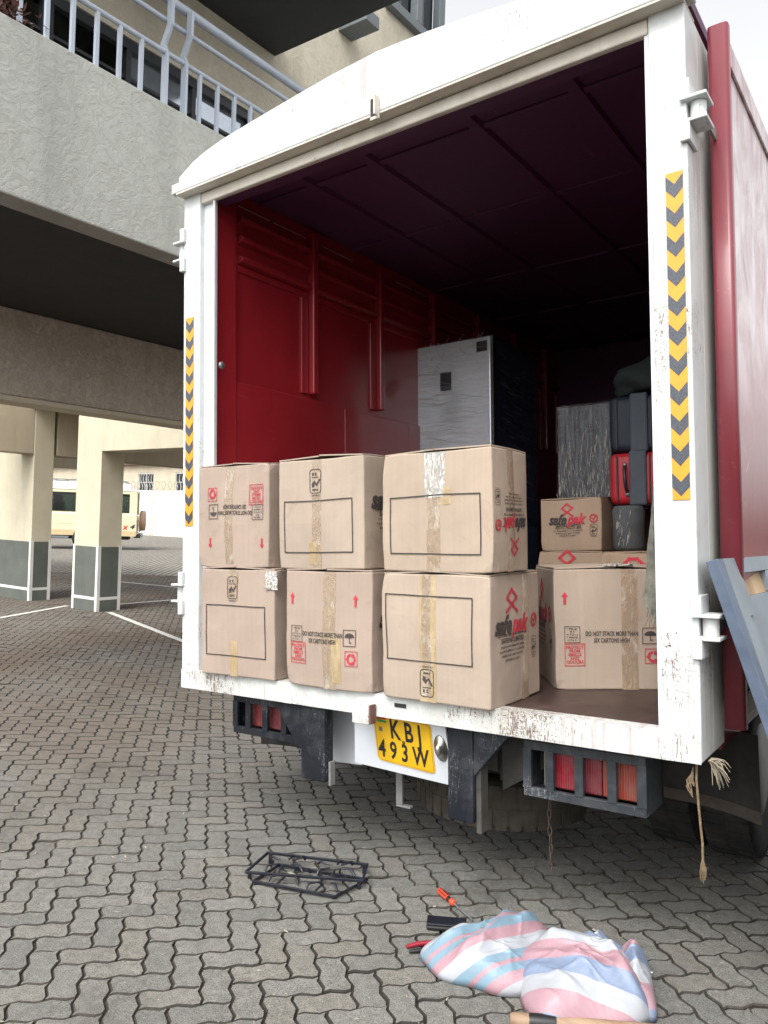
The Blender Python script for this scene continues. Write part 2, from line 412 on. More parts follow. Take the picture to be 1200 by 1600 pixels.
def film_mat(name, sc3, alpha, strength, tint=(.5, .52, .55)):
    m = Mat(name)
    w = m.noise(1, 5, .65, m.co(scale=sc3), .8)
    cr = m.ramp(w, [(.46, 0), (.52, 1), (.58, 0)])
    nm = m.bump(m.math('ADD', w, m.math('MULTIPLY', cr, .35)), strength, .01)
    gl = m.n('ShaderNodeBsdfGlossy'); gl.inputs['Roughness'].default_value = .10; gl.inputs['Color'].default_value = (.95, .95, .97, 1); m.put(gl.inputs['Normal'], nm)
    tr = m.n('ShaderNodeBsdfTransparent'); tr.inputs[0].default_value = (.95, .96, .97, 1)
    fr = m.n('ShaderNodeLayerWeight'); fr.inputs[0].default_value = .25; m.put(fr.inputs['Normal'], nm)
    mx = m.n('ShaderNodeMixShader'); m.put(mx.inputs[0], m.math('ADD', m.math('MULTIPLY', fr.outputs[0], .35), m.math('MULTIPLY_ADD', cr, .12, alpha*.4)))
    m.put(mx.inputs[1], tr.outputs[0]); m.put(mx.inputs[2], gl.outputs[0])
    return m.done(mx.outputs[0])
M_filmh = film_mat('stretch_film_level_creases', (3, 3, 40), .05, .5)
M_filmv = film_mat('stretch_film_upright_creases', (60, 60, 3), .06, 1.0)
M_silver = simple('brushed_silver_door', (.74, .78, .80), .22, metal=.35, var=.05, scale=1.2)
M_navy = simple('dark_navy_sheet_metal', (.035, .048, .085), .3, var=.3)
M_darkgrey = simple('dark_grey_plastic', (.03, .032, .036), .5, var=.25)
M_redcase = simple('red_suitcase_cloth', (.36, .010, .018), .5, var=.15, bump=.3, bscale=240)
M_bluecase = simple('dark_blue_suitcase_cloth', (.008, .012, .028), .6, var=.2, bump=.3, bscale=240)
M_strapgrey = simple('slate_grey_webbing', (.055, .068, .085), .7, var=.15, bump=.4, bscale=300)
M_greenbag = simple('dark_green_cloth', (.010, .020, .018), .85, var=.3, bump=.4, bscale=30)
M_roll = simple('grey_blanket_cloth', (.065, .07, .075), .85, var=.25, bump=.5, bscale=80)
M_rope = simple('frayed_tan_rope', (.20, .145, .085), .95, var=.35, scale=60, bump=.6, bscale=250)
M_fray = simple('pale_rope_fibre', (.36, .31, .23), .9, var=.25, scale=60)
M_strapold = simple('frayed_grey_strap_cloth', (.15, .145, .12), .95, var=.4, scale=25, bump=.7, bscale=200)
M_rust = simple('rusty_chain_steel', (.10, .075, .055), .7, metal=.3, var=.4, scale=50)
M_iron = simple('black_enamelled_iron', (.012, .013, .020), .34, var=.3, spec=.6)
M_orange = simple('orange_red_grip_plastic', (.72, .065, .025), .38, var=.08)
M_blackp = simple('black_plastic', (.014, .014, .015), .4, var=.2)
M_redp = simple('dark_red_grip', (.26, .012, .03), .4, var=.1)
M_brownplant = simple('dry_reddish_leaf', (.13, .055, .045), .9, var=.4)
# ------------------------------------------------------------------ ground: interlocking pavers
def paver_mat(name, per_piece):
    m = Mat(name)
    geo = m.n('ShaderNodeNewGeometry'); P = geo.outputs['Position']
    if per_piece:
        at = m.n('ShaderNodeAttribute'); at.attribute_name = 'tone'; t = at.outputs['Fac']
    else:
        t = m.n('ShaderNodeObjectInfo').outputs['Random']
    k = m.mix(t, (.182, .180, .166), (.240, .235, .214))
    k = m.mix(m.ramp(m.math('FRACT', m.math('MULTIPLY', t, 7.31)), [(.72, 0), (1.0, .45)]), k, (.255, .228, .188))
    grain = m.noise(230, 4, .75, P); k = m.mix(m.ramp(grain, [(.38, .85), (.53, 0)]), k, (.045, .044, .040))
    k = m.mix(m.ramp(grain, [(.57, 0), (.70, .7)]), k, (.32, .31, .29))
    mid = m.noise(28, 5, .65, P); k = m.mix(m.ramp(mid, [(.40, .35), (.58, 0)]), k, (.075, .071, .064))
    k = m.mix(m.ramp(m.noise(7, 5, .7, P), [(.62, 0), (.78, .5)]), k, (.085, .078, .07))
    # reddish dust carried in under the building
    dust = m.noise(.55, 5, .6, P, .4)
    sx = m.n('ShaderNodeSeparateXYZ'); m.put(sx.inputs[0], P)
    zone = m.math('MULTIPLY', m.ramp(m.math('MULTIPLY_ADD', sx.outputs[0], -.16, -.35), [(.1, 0), (.55, 1)]), m.ramp(dust, [(.34, .15), (.62, .85)]))
    k = m.mix(zone, k, (.122, .088, .064))
    k = m.mix(m.ramp(m.noise(1.7, 4, .6, P), [(.66, 0), (.72, .35)]), k, (.27, .24, .21))
    k = m.mix(m.ramp(m.noise(1.15, 6, .72, P, .5), [(.56, 0), (.72, .55)]), k, (.060, .056, .050))
    k = m.mix(m.ramp(m.noise(19, 4, .6, P), [(.70, 0), (.73, .7)]), k, (.05, .045, .04))
    nm = m.bump(grain, .45, .003); nm = m.bump(mid, .3, .006, nm)
    return m.done(m.bsdf(color=k, rough=.88, spec=.25, normal=nm))
def grime_mat():
    m = Mat('joint_grime'); P = m.n('ShaderNodeNewGeometry').outputs['Position']
    k = m.mix(m.ramp(m.noise(.7, 5, .65, P), [(.40, 0), (.66, 1)]), (.042, .039, .034), (.105, .095, .080))
    return m.done(m.bsdf(color=m.mix(m.ramp(m.noise(60, 3, .7, P), [(.4, .4), (.6, 0)]), k, (.025, .022, .018)), rough=.95, spec=.2))
M_grime = grime_mat()
M_pav = paver_mat('concrete_paver', False); M_pavfield = paver_mat('concrete_paver_field', True)
def ground_mat():
    m = Mat('dark_joint_grit')
    n1 = m.noise(60, 5, .7); br = m.noise(.5, 5, .6)
    dirt = m.ramp(n1, [(.3, (.022, .019, .016)), (.7, (.055, .047, .038))])
    bt = m.n('ShaderNodeTexBrick'); m.put(bt.inputs[0], m.co(rot=(0, 0, R(48)))); bt.inputs['Scale'].default_value = 1.6; bt.inputs['Mortar Size'].default_value = .05
    bt.inputs['Color1'].default_value = (.24, .225, .195, 1); bt.inputs['Color2'].default_value = (.33, .31, .27, 1); bt.inputs['Mortar'].default_value = (.06, .055, .045, 1)  # far paving made lighter, its sunlight put into the colour
    far = m.mix(m.ramp(m.noise(2, 5, .7), [(.35, 0), (.7, .5)]), bt.outputs[0], (.20, .18, .155))
    sx = m.n('ShaderNodeVectorMath', operation='LENGTH'); m.put(sx.inputs[0], m.co())
    return m.done(m.bsdf(color=m.mix(m.ramp(m.math('MULTIPLY', sx.outputs['Value'], .02), [(.375, 0), (.39, 1)]), dirt, far), rough=.95, spec=.2))
M_ground = ground_mat()
gg = G(); gg.add([(-900, -900, -.009), (900, -900, -.009), (900, 900, -.009), (-900, 900, -.009)], [(0, 1, 2, 3)])
yard = structure(gg.build('paved_yard', M_ground)); tag(yard, 'grey interlocking concrete paver yard under the truck and the car park', None)

U = 0.0960                       # paver module, a paver is 2 x 1 modules
PA = R(48.0); ca, sa = math.cos(PA), math.sin(PA)
def p2w(i, j): return (ca*i*U - sa*j*U, sa*i*U + ca*j*U)
WAVE = 0.0066
def edge_pts(x0, y0, dx, dy):
    """one module edge with its zigzag wave, end point left out; the wave is the same seen from either side"""
    o = []
    fwd = (dx+dy) > 0
    for t in (0, .25, .75):
        tt = t
        s = math.sin(2*math.pi*tt)
        amp = WAVE/U*(1.0 if fwd else 1.0)*s
        nx, ny = (0, 1) if dx else (1, 0)
        sg = 1 if fwd else -1
        o.append((x0+dx*t+nx*amp*sg, y0+dy*t+ny*amp*sg))
    return o
def paver_outline(L, Wd):
    pts = []
    for i in range(L): pts += edge_pts(i, 0, 1, 0)
    for j in range(Wd): pts += edge_pts(L, j, 0, 1)
    for i in range(L): pts += edge_pts(L-i, Wd, -1, 0)
    for j in range(Wd): pts += edge_pts(0, Wd-j, 0, -1)
    cx, cy = L/2, Wd/2
    return [((x-cx)*U, (y-cy)*U) for x, y in pts]
def shrink(pts, d):
    n = len(pts); o = []
    for i in range(n):
        a, b, c = pts[i-1], pts[i], pts[(i+1) % n]
        tx, ty = c[0]-a[0], c[1]-a[1]; l = math.hypot(tx, ty)
        o.append((b[0]-ty/l*d, b[1]+tx/l*d))
    return o
def paver_geo(L, Wd):
    base = paver_outline(L, Wd); a = shrink(base, .0026); b = shrink(base, .0063); n = len(a)
    vs = [(x, y, -.0070) for x, y in a]+[(x, y, 0.0) for x, y in b]
    fs = [(i, (i+1) % n, n+(i+1) % n, n+i) for i in range(n)]+[tuple(range(n, 2*n))]
    return np.array(vs), fs
PH, PHf = paver_geo(2, 1); PV, PVf = paver_geo(1, 2)
def cam_px(x, y, z=0.0):
    d = Vector((x, y, z-CAM_H)); q = (d.dot(ri), d.dot(up), d.dot(fw))
    if q[2] < .2: return None
    return (600+1213.5*q[0]/q[2], 800-1213.5*q[1]/q[2], q[2])
cells = []
def scan():
    rot = Matrix.Rotation(PA, 2)
    for i in range(-270, 270):
        for j in range(-270, 270):
            mm = (i+j) % 4
            if mm not in (0, 2): continue
            c = (i+1.0, j+.5) if mm == 0 else (i+.5, j+1.0)
            x, y = p2w(*c)
            q = cam_px(x, y)
            if q is None or q[2] > 19 or q[2] < .9: continue
            mx_ = 220 if q[2] > 9 else 900
            if not (-mx_ < q[0] < 1200+mx_ and q[1] < 2300): continue
            cells.append((q[2], mm, x, y, q[0], q[1]))
scan()
cells.sort()
shown = [c for c in cells if -15 < c[4] < 1215 and c[5] < 1640]
near = set(id(c) for c in shown[:300])
meH = bpy.data.meshes.new('paver_across'); meH.from_pydata(PH.tolist(), [], PHf); meH.materials.append(M_pav); meH.materials.append(M_grime)
meV = bpy.data.meshes.new('paver_along'); meV.from_pydata(PV.tolist(), [], PVf); meV.materials.append(M_pav); meV.materials.append(M_grime)
for q in (meH, meV): q.polygons.foreach_set('material_index', [1]*(len(q.polygons)-1)+[0])
fv, ff, ft, off = [], [], [], 0
for c in cells:
    _, mm, x, y, _, _ = c
    tz = rnd.uniform(-.0022, .0016)-(.006*rnd.random() if rnd.random() < .07 else 0); a = PA+rnd.gauss(0, .006); tx, ty = rnd.gauss(0, .010), rnd.gauss(0, .010)
    M = Matrix.Translation((x+rnd.gauss(0, .0006), y+rnd.gauss(0, .0006), tz)) @ Matrix.Rotation(a, 4, 'Z') @ Matrix.Rotation(tx, 4, 'X') @ Matrix.Rotation(ty, 4, 'Y')
    if id(c) in near:
        o = obj('paver', meH if mm == 0 else meV, None, yard, 0, M)
    else:
        V = PH if mm == 0 else PV; F = PHf if mm == 0 else PVf
        A = np.array(M)
        fv.append(V @ A[:3, :3].T + A[:3, 3]); ff += [tuple(k+off for k in f) for f in F]; off += len(V)
        ft += [rnd.random()]*len(F)
me = bpy.data.meshes.new('paver_field'); me.from_pydata(np.concatenate(fv).tolist(), [], ff)
at = me.attributes.new('tone', 'FLOAT', 'FACE'); at.data.foreach_set('value', ft); me.update()
me.materials.append(M_pavfield); me.materials.append(M_grime)
me.polygons.foreach_set('material_index', [0 if len(f) > 4 else 1 for f in ff])
o = obj('paver_field', me, None, yard); o['kind'] = 'stuff'

# loose grit, straw and flakes lying on the pavers
gr_ = G()
for k in range(900):
    b_ = 1.9+7.5*rnd.random()**1.6; a_ = rnd.uniform(-.62, .62)*b_
    x, y = a_*ri.x/math.hypot(ri.x, ri.y)-b_*ri.y/math.hypot(ri.x, ri.y), a_*ri.y/math.hypot(ri.x, ri.y)+b_*ri.x/math.hypot(ri.x, ri.y)
    s_ = rnd.uniform(.0012, .0036)*(1 if rnd.random() < .9 else 1.8); l_ = s_*(rnd.choice((1, 1, 1.6, 4))); t_ = rnd.uniform(0, 3.14)
    Mx = Matrix.Translation((x, y, .001)) @ Matrix.Rotation(t_, 4, 'Z'); h_ = s_*.7
    gr_.add([Mx @ Vector(p) for p in ((-l_, -s_, 0), (l_, -s_*.7, 0), (l_*.8, s_, 0), (-l_*.7, s_*.8, 0), (0, 0, h_))], [(0, 1, 4), (1, 2, 4), (2, 3, 4), (3, 0, 4)])
o = gr_.build('grit', simple('pale_grit', (.30, .27, .22), .9, var=.5, scale=3)); tag(o, 'loose pale grit and straw bits scattered over the pavers', None, None, 'stuff')

# painted bay lines on the ground
def ground_line(a, b, w=.09):
    ax, ay = a; bx, by = b; L = math.hypot(bx-ax, by-ay); nx, ny = -(by-ay)/L*w/2, (bx-ax)/L*w/2
    n = max(2, int(L/.25)); g = G()
    for k in range(n):
        p = [(ax+(bx-ax)*t, ay+(by-ay)*t) for t in (k/n, (k+1)/n)]
        j = [rnd.uniform(.8, 1.05) for _ in range(2)]
        if rnd.random() < .06: continue
        g.add([(p[0][0]+nx, p[0][1]+ny, .004), (p[0][0]-nx*j[0], p[0][1]-ny*j[0], .004), (p[1][0]-nx*j[1], p[1][1]-ny*j[1], .004), (p[1][0]+nx, p[1][1]+ny, .004)], [(0, 1, 2, 3)])
    return g
def line_mat():
    m = Mat('worn_white_line_paint'); f = m.noise(25, 5, .7)
    return m.done(m.bsdf(color=m.mix(m.ramp(f, [(.5, 0), (.65, .7)]), (.62, .61, .57), (.2, .18, .16)), rough=.8))
M_line = line_mat()
for a, b in (((-10.2, 7.1), (-6.6, 5.9)), ((-10.55, 5.55), (-11.3, 7.1)), ((-11.0, 7.75), (-11.0, 10.8)), ((-15.8, 10.2), (-12.0, 10.6))):
    ground_line(a, b).build('painted_line', M_line, yard)

# ------------------------------------------------------------------ car park building
bld = thing('car_park_building', 'grey stuccoed building on cream pillars with an open car park beneath and a railed balcony', 'building', Matrix.Translation((-9, 6, 0)))
BM = bld.matrix_world.inverted()
def bpart(name, g, mat, parent=None, bevel=0.0, label=None):
    # children keep world coordinates
    if parent is None: return g.build(name, mat, bld, bevel, BM, label)
    return g.build(name, mat, parent, bevel, None, label)
def pillar(x0, x1, y0, y1, top):
    p = bpart('pillar', G().box(x0, x1, y0, y1, -.01, top), M_cream, None, .006)
    t = .006; d = G()
    d.box(x0+.045, x1-.045, y0-t, y0+.02, 0, .98); d.box(x1-.02, x1+t, y0+.045, y1-.045, 0, .98)
    d.box(x0-t, x0+.02, y0+.045, y1-.045, 0, .98); d.box(x0+.045, x1-.045, y1-.02, y1+t, 0, .98)
    bpart('painted_dado', d, M_dado, p)
    e = G()
    for x in (x0, x1):
        for y in (y0, y1):
            sx = 1 if x == x0 else -1; sy = 1 if y == y0 else -1
            xs = sorted((x-sx*.009, x+sx*.045)); ys = sorted((y-sy*.009, y+sy*.045))
            e.box(xs[0], xs[1], ys[0], ys[1], 0, 1.0)
    e.box(x0+.045, x1-.045, y0-.009, y0+.01, .17, .215); e.box(x1-.01, x1+.009, y0+.045, y1-.045, .17, .215)
    bpart('white_edging', e, M_trimw, p)
    return p
pillar(-11.02, -10.38, 7.0, 7.40, 3.2)
pillar(-13.6, -12.27, 7.008, 7.36, 3.2)
pillar(-19.3, -18.7, 10.0, 10.4, 3.2)
# beams: one across over the near pillar, two running back
bpart('cross_beam', G().box(-10.38, -7.62, 7.0, 7.36, 2.433, 3.19), M_cream, None, .006)
bpart('beam', G().box(-12.67, -12.276, 5.6, 7.002, 2.44, 3.9), M_tan, None, .006)
bpart('beam', G().box(-12.67, -12.276, 7.42, 10.6, 2.44, 3.19), M_tan, None, .006)
bpart('beam', G().box(-15.6, -15.2, 6.95, 10.6, 2.43, 3.19), M_cream, None, .006)
bpart('beam', G().box(-19.2, -18.8, 6.95, 10.6, 2.43, 3.19), M_cream, None, .006)
bpart('car_park_ceiling', G().box(-22, -7.92, 6.95, 10.6, 3.2, 3.5), M_tan)
bpart('stucco_beam', G().box(-7.90, -7.612, 2.1, 14.2, 2.66, 3.527), M_stucco_b, None, .012)
bpart('beam_lip', G().box(-7.96, -7.600, 2.1, 14.2, 2.60, 2.655), M_cream, None, .008)
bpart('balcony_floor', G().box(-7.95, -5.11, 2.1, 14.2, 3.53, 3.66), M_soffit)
bpart('balcony_parapet', G().box(-5.10, -4.876, 2.1, 14.2, 3.523, 4.647), M_stucco, None, .012)
# railing on the parapet
rail = bpart('balcony_railing', G().tube([(-4.99, 2.1, 5.53), (-4.99, 10, 5.53)], .036, 10), M_rail)
g = G().tube([(-4.99, 2.1, 5.36), (-4.99, 10, 5.36)], .020, 8); g.build('rail', M_rail, rail)
g = G().tube([(-4.99, 2.1, 5.11), (-4.99, 10, 5.11)], .020, 8); g.build('rail', M_rail, rail)
posts = (2.15, 3.80, 3.99, 6.7, 6.89)
y = 2.26
mb = G().box(-.014, .014, -.014, .014, 0, .45).mesh('baluster'); mb.materials.append(M_rail)
while y < 9.5:
    if min(abs(y-q) for q in posts) > .085: obj('baluster', mb, None, rail, 0, Matrix.Translation((-4.99, y, 4.65)))
    y += .1885
mp = G()
prof = [(0, 0), (0, .46), (-.03, .52), (.05, .66), (.05, .86)]
for i in range(len(prof)-1):
    (a, za), (b, zb) = prof[i], prof[i+1]
    mp.hexa([(a-.03, -.012, za), (a+.03, -.012, za), (a+.03, .012, za), (a-.03, .012, za)], [(b-.03, -.012, zb), (b+.03, -.012, zb), (b+.03, .012, zb), (b-.03, .012, zb)])
mpm = mp.mesh('railing_post'); mpm.materials.append(M_rail)
for q in posts: obj('railing_post', mpm, None, rail, 0, Matrix.Translation((-4.99, q, 4.65)))
# upper wall with its window band, and the slab over the balcony
WX = -6.05
uw = G()
uw.box(WX-.25, WX, 2.1, 5.76, 5.80, 6.56); uw.box(WX-.25, WX, 5.76, 9.30, 3.66, 7.38); uw.box(WX-.25, WX, 2.1, 5.76, 3.66, 4.55)
uw.box(WX-.25, WX, 6.06, 8.05, 7.38, 8.9); uw.box(WX-.25, WX, 8.05, 9.30, 7.38, 8.20)
uw.box(WX-.25, WX, 2.1, 2.2, 4.55, 5.80)
bpart('facade_wall', uw, M_stucco_w)
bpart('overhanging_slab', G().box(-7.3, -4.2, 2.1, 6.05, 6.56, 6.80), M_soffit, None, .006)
def window(y0, y1, z0, z1, nv, bars, parent=None, mull=.05):
    f = G(); x0, x1 = WX-.14, WX-.02
    f.box(x0, x1, y0, y1, z1-.09, z1); f.box(x0, x1, y0, y1, z0, z0+.05)
    for k in range(nv+1):
        yy = y0+(y1-y0-mull)*k/nv; f.box(x0+.003, x1-.003, yy, yy+mull, z0+.05, z1-.09)
    fr = bpart('window_frame', f, M_winframe, None, .004)
    for zz in bars: G().box(x0+.02, x1-.02, y0+.02, y1-.02, zz-.014, zz+.014).build('window_bar', M_winframe, fr)
    for k in range(nv):
        a = y0+(y1-y0)*k/nv+mull; b = y0+(y1-y0)*(k+1)/nv
        G().box(x0+.05, x0+.056, a, b, z0+.05, z1-.09).build('pane', M_skyrefl if (y0 > 3 and k > 0) else M_cglass, fr)
    return fr
w1 = window(2.2, 3.45, 4.55, 5.80, 3, (5.46, 5.0))
w2 = window(3.452, 5.76, 4.55, 5.80, 3, (5.46, 5.0))
cu = G().grid(lambda u, v: (WX-.30+.03*math.sin(u*90), 2.25+2.4*u, 4.5+1.2*v), 160, 2)
bpart('curtain', cu, M_curtain)
bpart('room_back', G().box(-7.3, -7.2, 2.1, 5.8, 3.66, 6.555), M_tan)
# stub bracket and window of the next storey
bpart('stub_beam', G().box(WX-.02, WX+.42, 7.10, 7.36, 7.40, 7.55), M_greyframe, None, .006)
f = G(); f.box(WX-.02, WX+.10, 8.02, 9.32, 8.20, 8.32); f.box(WX-.02, WX+.10, 9.18, 9.32, 8.32, 9.7); f.box(WX-.02, WX+.10, 8.62, 8.74, 8.32, 9.7)
fr = bpart('window_frame', f, M_greyframe, None, .006)
G().box(WX-.05, WX-.04, 8.05, 9.2, 8.3, 9.7).build('pane', M_glass, fr)
# dry plant on the parapet
pg = G()
for k in range(150):
    a = rnd.uniform(0, 6.28); b = rnd.uniform(-.3, 1.3); L = rnd.uniform(.03, .09)
    c = Vector((rnd.gauss(0, .07), rnd.gauss(0, .10), abs(rnd.gauss(.05, .05))))
    d = Vector((math.cos(a)*math.cos(b), math.sin(a)*math.cos(b), math.sin(b)))*L; s_ = d.cross(Vector((0, 0, 1))).normalized()*.012
    pg.add([c-s_*.3, c+d*.5-s_, c+d, c+d*.5+s_], [(0, 1, 2, 3)])
o = G().tube([(-4.98, 2.52, 4.648), (-4.97, 2.53, 4.72), (-4.985, 2.5, 4.80)], .008, 6).build('dry_plant', M_brownplant); l_ = pg.build('leaves', M_brownplant, o, 0, Matrix.Translation((-4.98, 2.52, 4.655))); l_['kind'] = 'stuff'; tag(o, 'small dry reddish brown plant on top of the balcony parapet', 'plant')

# ------------------------------------------------------------------ boundary wall, house and barbed wire beyond
g = G().box(-75, -20, 33.0, 33.3, -.05, 2.90); g.box(-75, -20, 32.96, 33.34, 2.90, 2.97)
bw = g.build('boundary_wall', M_white); tag(bw, 'long white rendered boundary wall behind the parked off-road vehicle', 'wall')
for x in (-43.2, -52, -34.5): G().box(x, x+.34, 32.93, 32.998, 0, 2.89).build('wall_pier', wallpaint('yellowish_stained_white_paint', (.66, .62, .48), .2), bw)
def coil():
    pts = []
    for k in range(900):
        t = k/900; a = t*2*math.pi*52
        pts.append((-58+34*t, 33.15+.28*math.cos(a), 3.32+.30*math.sin(a)))
    return pts
o = G().tube(coil(), .013, 4, False).build('barbed_wire', M_dullsteel); tag(o, 'coiled barbed wire running along the top of the white wall', 'barbed wire')
house = thing('house', 'beige plastered house with grilled windows behind the white wall', 'house', Matrix.Translation((-50, 38, 0)))
HM = house.matrix_world.inverted()
g = G(); hw = simple('house_plaster', (.52, .45, .34), .85, var=.12, scale=1.5)
wins = [(-59.0, -57.3), (-55.4, -53.7), (-51.45, -49.55), (-47.0, -44.6), (-42.5, -40.2)]
xs = [-66]+[q for w_ in wins for q in w_]+[-36]
for k in range(0, len(xs), 2): g.box(xs[k], xs[k+1], 38.0, 38.3, 0, 5.2)
for a, b in wins: g.box(a, b, 38.0, 38.3, 0, 3.1); g.box(a, b, 38.0, 38.3, 4.6, 5.2)
g.build('wall', hw, house, 0, HM)
G().prism([(-67, 5.2), (-35, 5.2), (-38, 7.6), (-64, 7.6)], 'y', 37.6, 48).build('roof', simple('brown_roof_sheet', (.12, .07, .05), .7), house, 0, HM)
for a, b in wins:
    f = G()
    for x in (a, (a+b)/2-.03, b-.06): f.box(x, x+.06, 38.05, 38.15, 3.1, 4.6)
    f.box(a, b, 38.06, 38.14, 3.1, 3.17); f.box(a, b, 38.06, 38.14, 4.53, 4.6)
    wf = f.build('window', M_trimw, house, 0, HM)
    G().box(a+.03, b-.03, 38.18, 38.19, 3.12, 4.58).build('pane', M_glass, wf)
    gr = G(); n = 6
    for k in range(n):
        x = a+(b-a)*(k+.5)/n; gr.tube([(x+.13*math.sin(q*1.05), 37.99, 3.15+.22*q) for q in range(7)], .022, 4, False)
    for zz in (3.2, 3.85, 4.5): gr.tube([(a, 37.99, zz), (b, 37.99, zz)], .022, 4, False)
    gr.build('grille', M_trimw, wf)
# ------------------------------------------------------------------ the truck (x to the right, y forward, z up; origin under the middle of the rear frame)
TM = Matrix(((0.9987, -0.0096, -0.0507, -1.865), (0.0099, 0.9999, 0.0048, 2.616), (0.0506, -0.0053, 0.9987, 0.717), (0, 0, 0, 1)))
TI = TM.inverted()
truck = thing('box_truck', 'white and dark red box truck with its rear doors open, loaded with cartons', 'truck', TM)
L = 4.6
def tp(name, g, mat, parent=None, bevel=0.0, label=None): return g.build(name, mat, parent or truck, bevel, None, label)
# cargo body
lw = tp('side_wall', G().box(-1.20, -1.114, .15, L, .02, 2.60), M_red)
def panel_piece(name, x0, x1, y0, y1, z0, z1, b=.004): return G().box(x0, x1, y0, y1, z0, z1).build(name, M_red, lw, b)
panel_piece('jamb_panel', -1.13, -1.085, .06, .212, .09, 2.52)
panel_piece('kick_panel', -1.116, -1.098, .216, 1.145, .09, 1.575)
panel_piece('kick_panel', -1.116, -1.094, 1.149, 1.86, .09, 1.560)
panel_piece('kick_panel', -1.116, -1.098, 1.864, L-.02, .09, 1.560)
wall_posts = (.836, 1.515, 2.19, 2.87, 3.55, 4.2)
for yy in wall_posts:
    panel_piece('wall_post', -1.116, -1.062, yy-.022, yy+.022, 1.60, 2.56, .008)
bays = [.215]+list(wall_posts)+[L-.02]
for k in range(len(bays)-1):
    a, b = bays[k]+.03, bays[k+1]-.03
    for zz in (2.455, 2.345, 2.235):
        pr = [(-1.116, zz-.026), (-1.078, zz-.015), (-1.073, zz), (-1.078, zz+.015), (-1.116, zz+.026)]
        gpr = G().prism(pr, 'y', a, b); gpr.build('pressed_rib', M_red, lw, .004)
    # recessed panel border
    f = G(); z0, z1 = 1.60, 2.17
    panel_piece('panel_border', -1.116, -1.103, a, b, z1, z1+.035)
    panel_piece('panel_border', -1.116, -1.100, b-.055, b, z0, z1-.002)
rw = tp('side_wall', G().box(1.13, 1.215, .15, L, .02, 2.60), M_red)
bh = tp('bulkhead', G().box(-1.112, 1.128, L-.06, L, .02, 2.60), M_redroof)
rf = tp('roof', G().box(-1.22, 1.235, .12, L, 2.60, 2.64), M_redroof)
for x in (-.72, -.32, .25, .72):
    G().prism([(x-.035, 2.602), (x-.025, 2.578), (x+.025, 2.578), (x+.035, 2.602)], 'y', .13, L-.06).build('roof_rib', M_redroof, rf)
for yy in (.42, 1.25, 2.25, 3.2):
    G().box(-1.11, 1.127, yy-.02, yy+.02, 2.588, 2.603).build('roof_bow', M_redroof, rf, .004)
# gutter seam, pale strips painted as light leaking in between roof and wall
M_leak = simple('pale_light_leak_seam', (.62, .60, .56), .3, metal=.6)
for a, b in ((.25, .80), (.95, 1.25), (1.75, 2.15)): G().box(-1.112, -1.1095, a, b, 2.528, 2.533).build('roof_light_leak_strip', M_leak, rf)
fl = tp('cargo_floor', G().box(-1.112, 1.128, .045, L-.06, .02, .088), M_bed)
# rear frame
fr = tp('frame_post', G().box(-1.25, -1.127, 0, .17, .001, 2.52), M_truckw, None, .006)
G().box(-1.129, -1.047, .030, .046, .09, 2.515).build('recessed_jamb', M_platewhite, fr, .003)
G().box(-1.0465, -1.034, .012, .026, .09, 2.515).build('jamb_lip', M_truckw, fr, .003)
fr2 = tp('frame_post', G().box(1.129, 1.25, 0, .17, .001, 2.52), M_truckw, None, .006)
G().box(1.112, 1.1285, .012, .10, .09, 2.515).build('jamb_lip', M_platewhite, fr2, .003)
G().box(1.20, 1.249, .172, .335, .001, 2.52).build('post_cover', painted('greyish_white_side_paint', (.56, .57, .53), .4, chips=.60, grimey=.5), fr2, .004)
sill = tp('rear_sill', G().grid(lambda u, v: (-1.249+2.498*u, -.004+.004*mnoise.noise(Vector((u*22, v*3, 1))), .0915*v+.002*mnoise.noise(Vector((u*30, v*2, 7)))), 160, 3), M_sill)
G().box(-1.128, 1.130, 0, .05, -.002, .0885).build('sill_core', M_sill, sill)
G().box(-1.128, 1.130, .0, .07, .0885, .0925).build('sill_top', M_sill, sill)
# header: arched fascia with a projecting drip lip and a dirty underside
def arch(x):
    a = abs(x); t = ((0, 2.812), (.25, 2.800), (.5, 2.776), (.75, 2.750), (.95, 2.726), (1.08, 2.700), (1.17, 2.672), (1.268, 2.622))
    for (p, u), (q, v) in zip(t[:-1], t[1:]):
        if a <= q+1e-6: return u+(v-u)*(a-p)/(q-p)
    return t[-1][1]
xs = [-1.268+2.536*k/48 for k in range(49)]
poly = [(x, 2.556) for x in xs]+[(x, arch(x)) for x in reversed(xs)]
hd = tp('header_fascia', G().prism(poly, 'y', -.022, .10), M_truckw, None, .006)
G().box(-1.285, 1.285, -.055, -.0225, 2.522, 2.574).build('drip_lip', M_truckw, hd, .006)
G().box(-1.252, 1.252, -.054, .13, 2.512, 2.5215).build('lip_underside', M_header, hd, .003)
G().box(-1.126, 1.128, .004, .034, 2.455, 2.511).build('header_beam', M_header, hd, .008)
G().prism([(x, 2.45+.0) for x in ()]+[(-1.20, 2.62), (1.20, 2.62)]+[(x, arch(x)-.035) for x in reversed(xs[2:-2])], 'y', .101, L).build('roof_skin', M_truckw, hd)
G().box(-1.112, 1.127, .040, .13, 2.475, 2.598).build('inner_header', M_redroof, hd)
# door latch keeper on the header
k = G().box(.000, .042, -.070, -.056, 2.485, 2.59); k.box(.034, .042, -.095, -.071, 2.492, 2.58)
kk = k.build('latch_keeper', M_header, hd, .003)
G().box(.004, .031, -.0715, -.0705, 2.50, 2.575).build('keeper_slot', M_ink, hd)
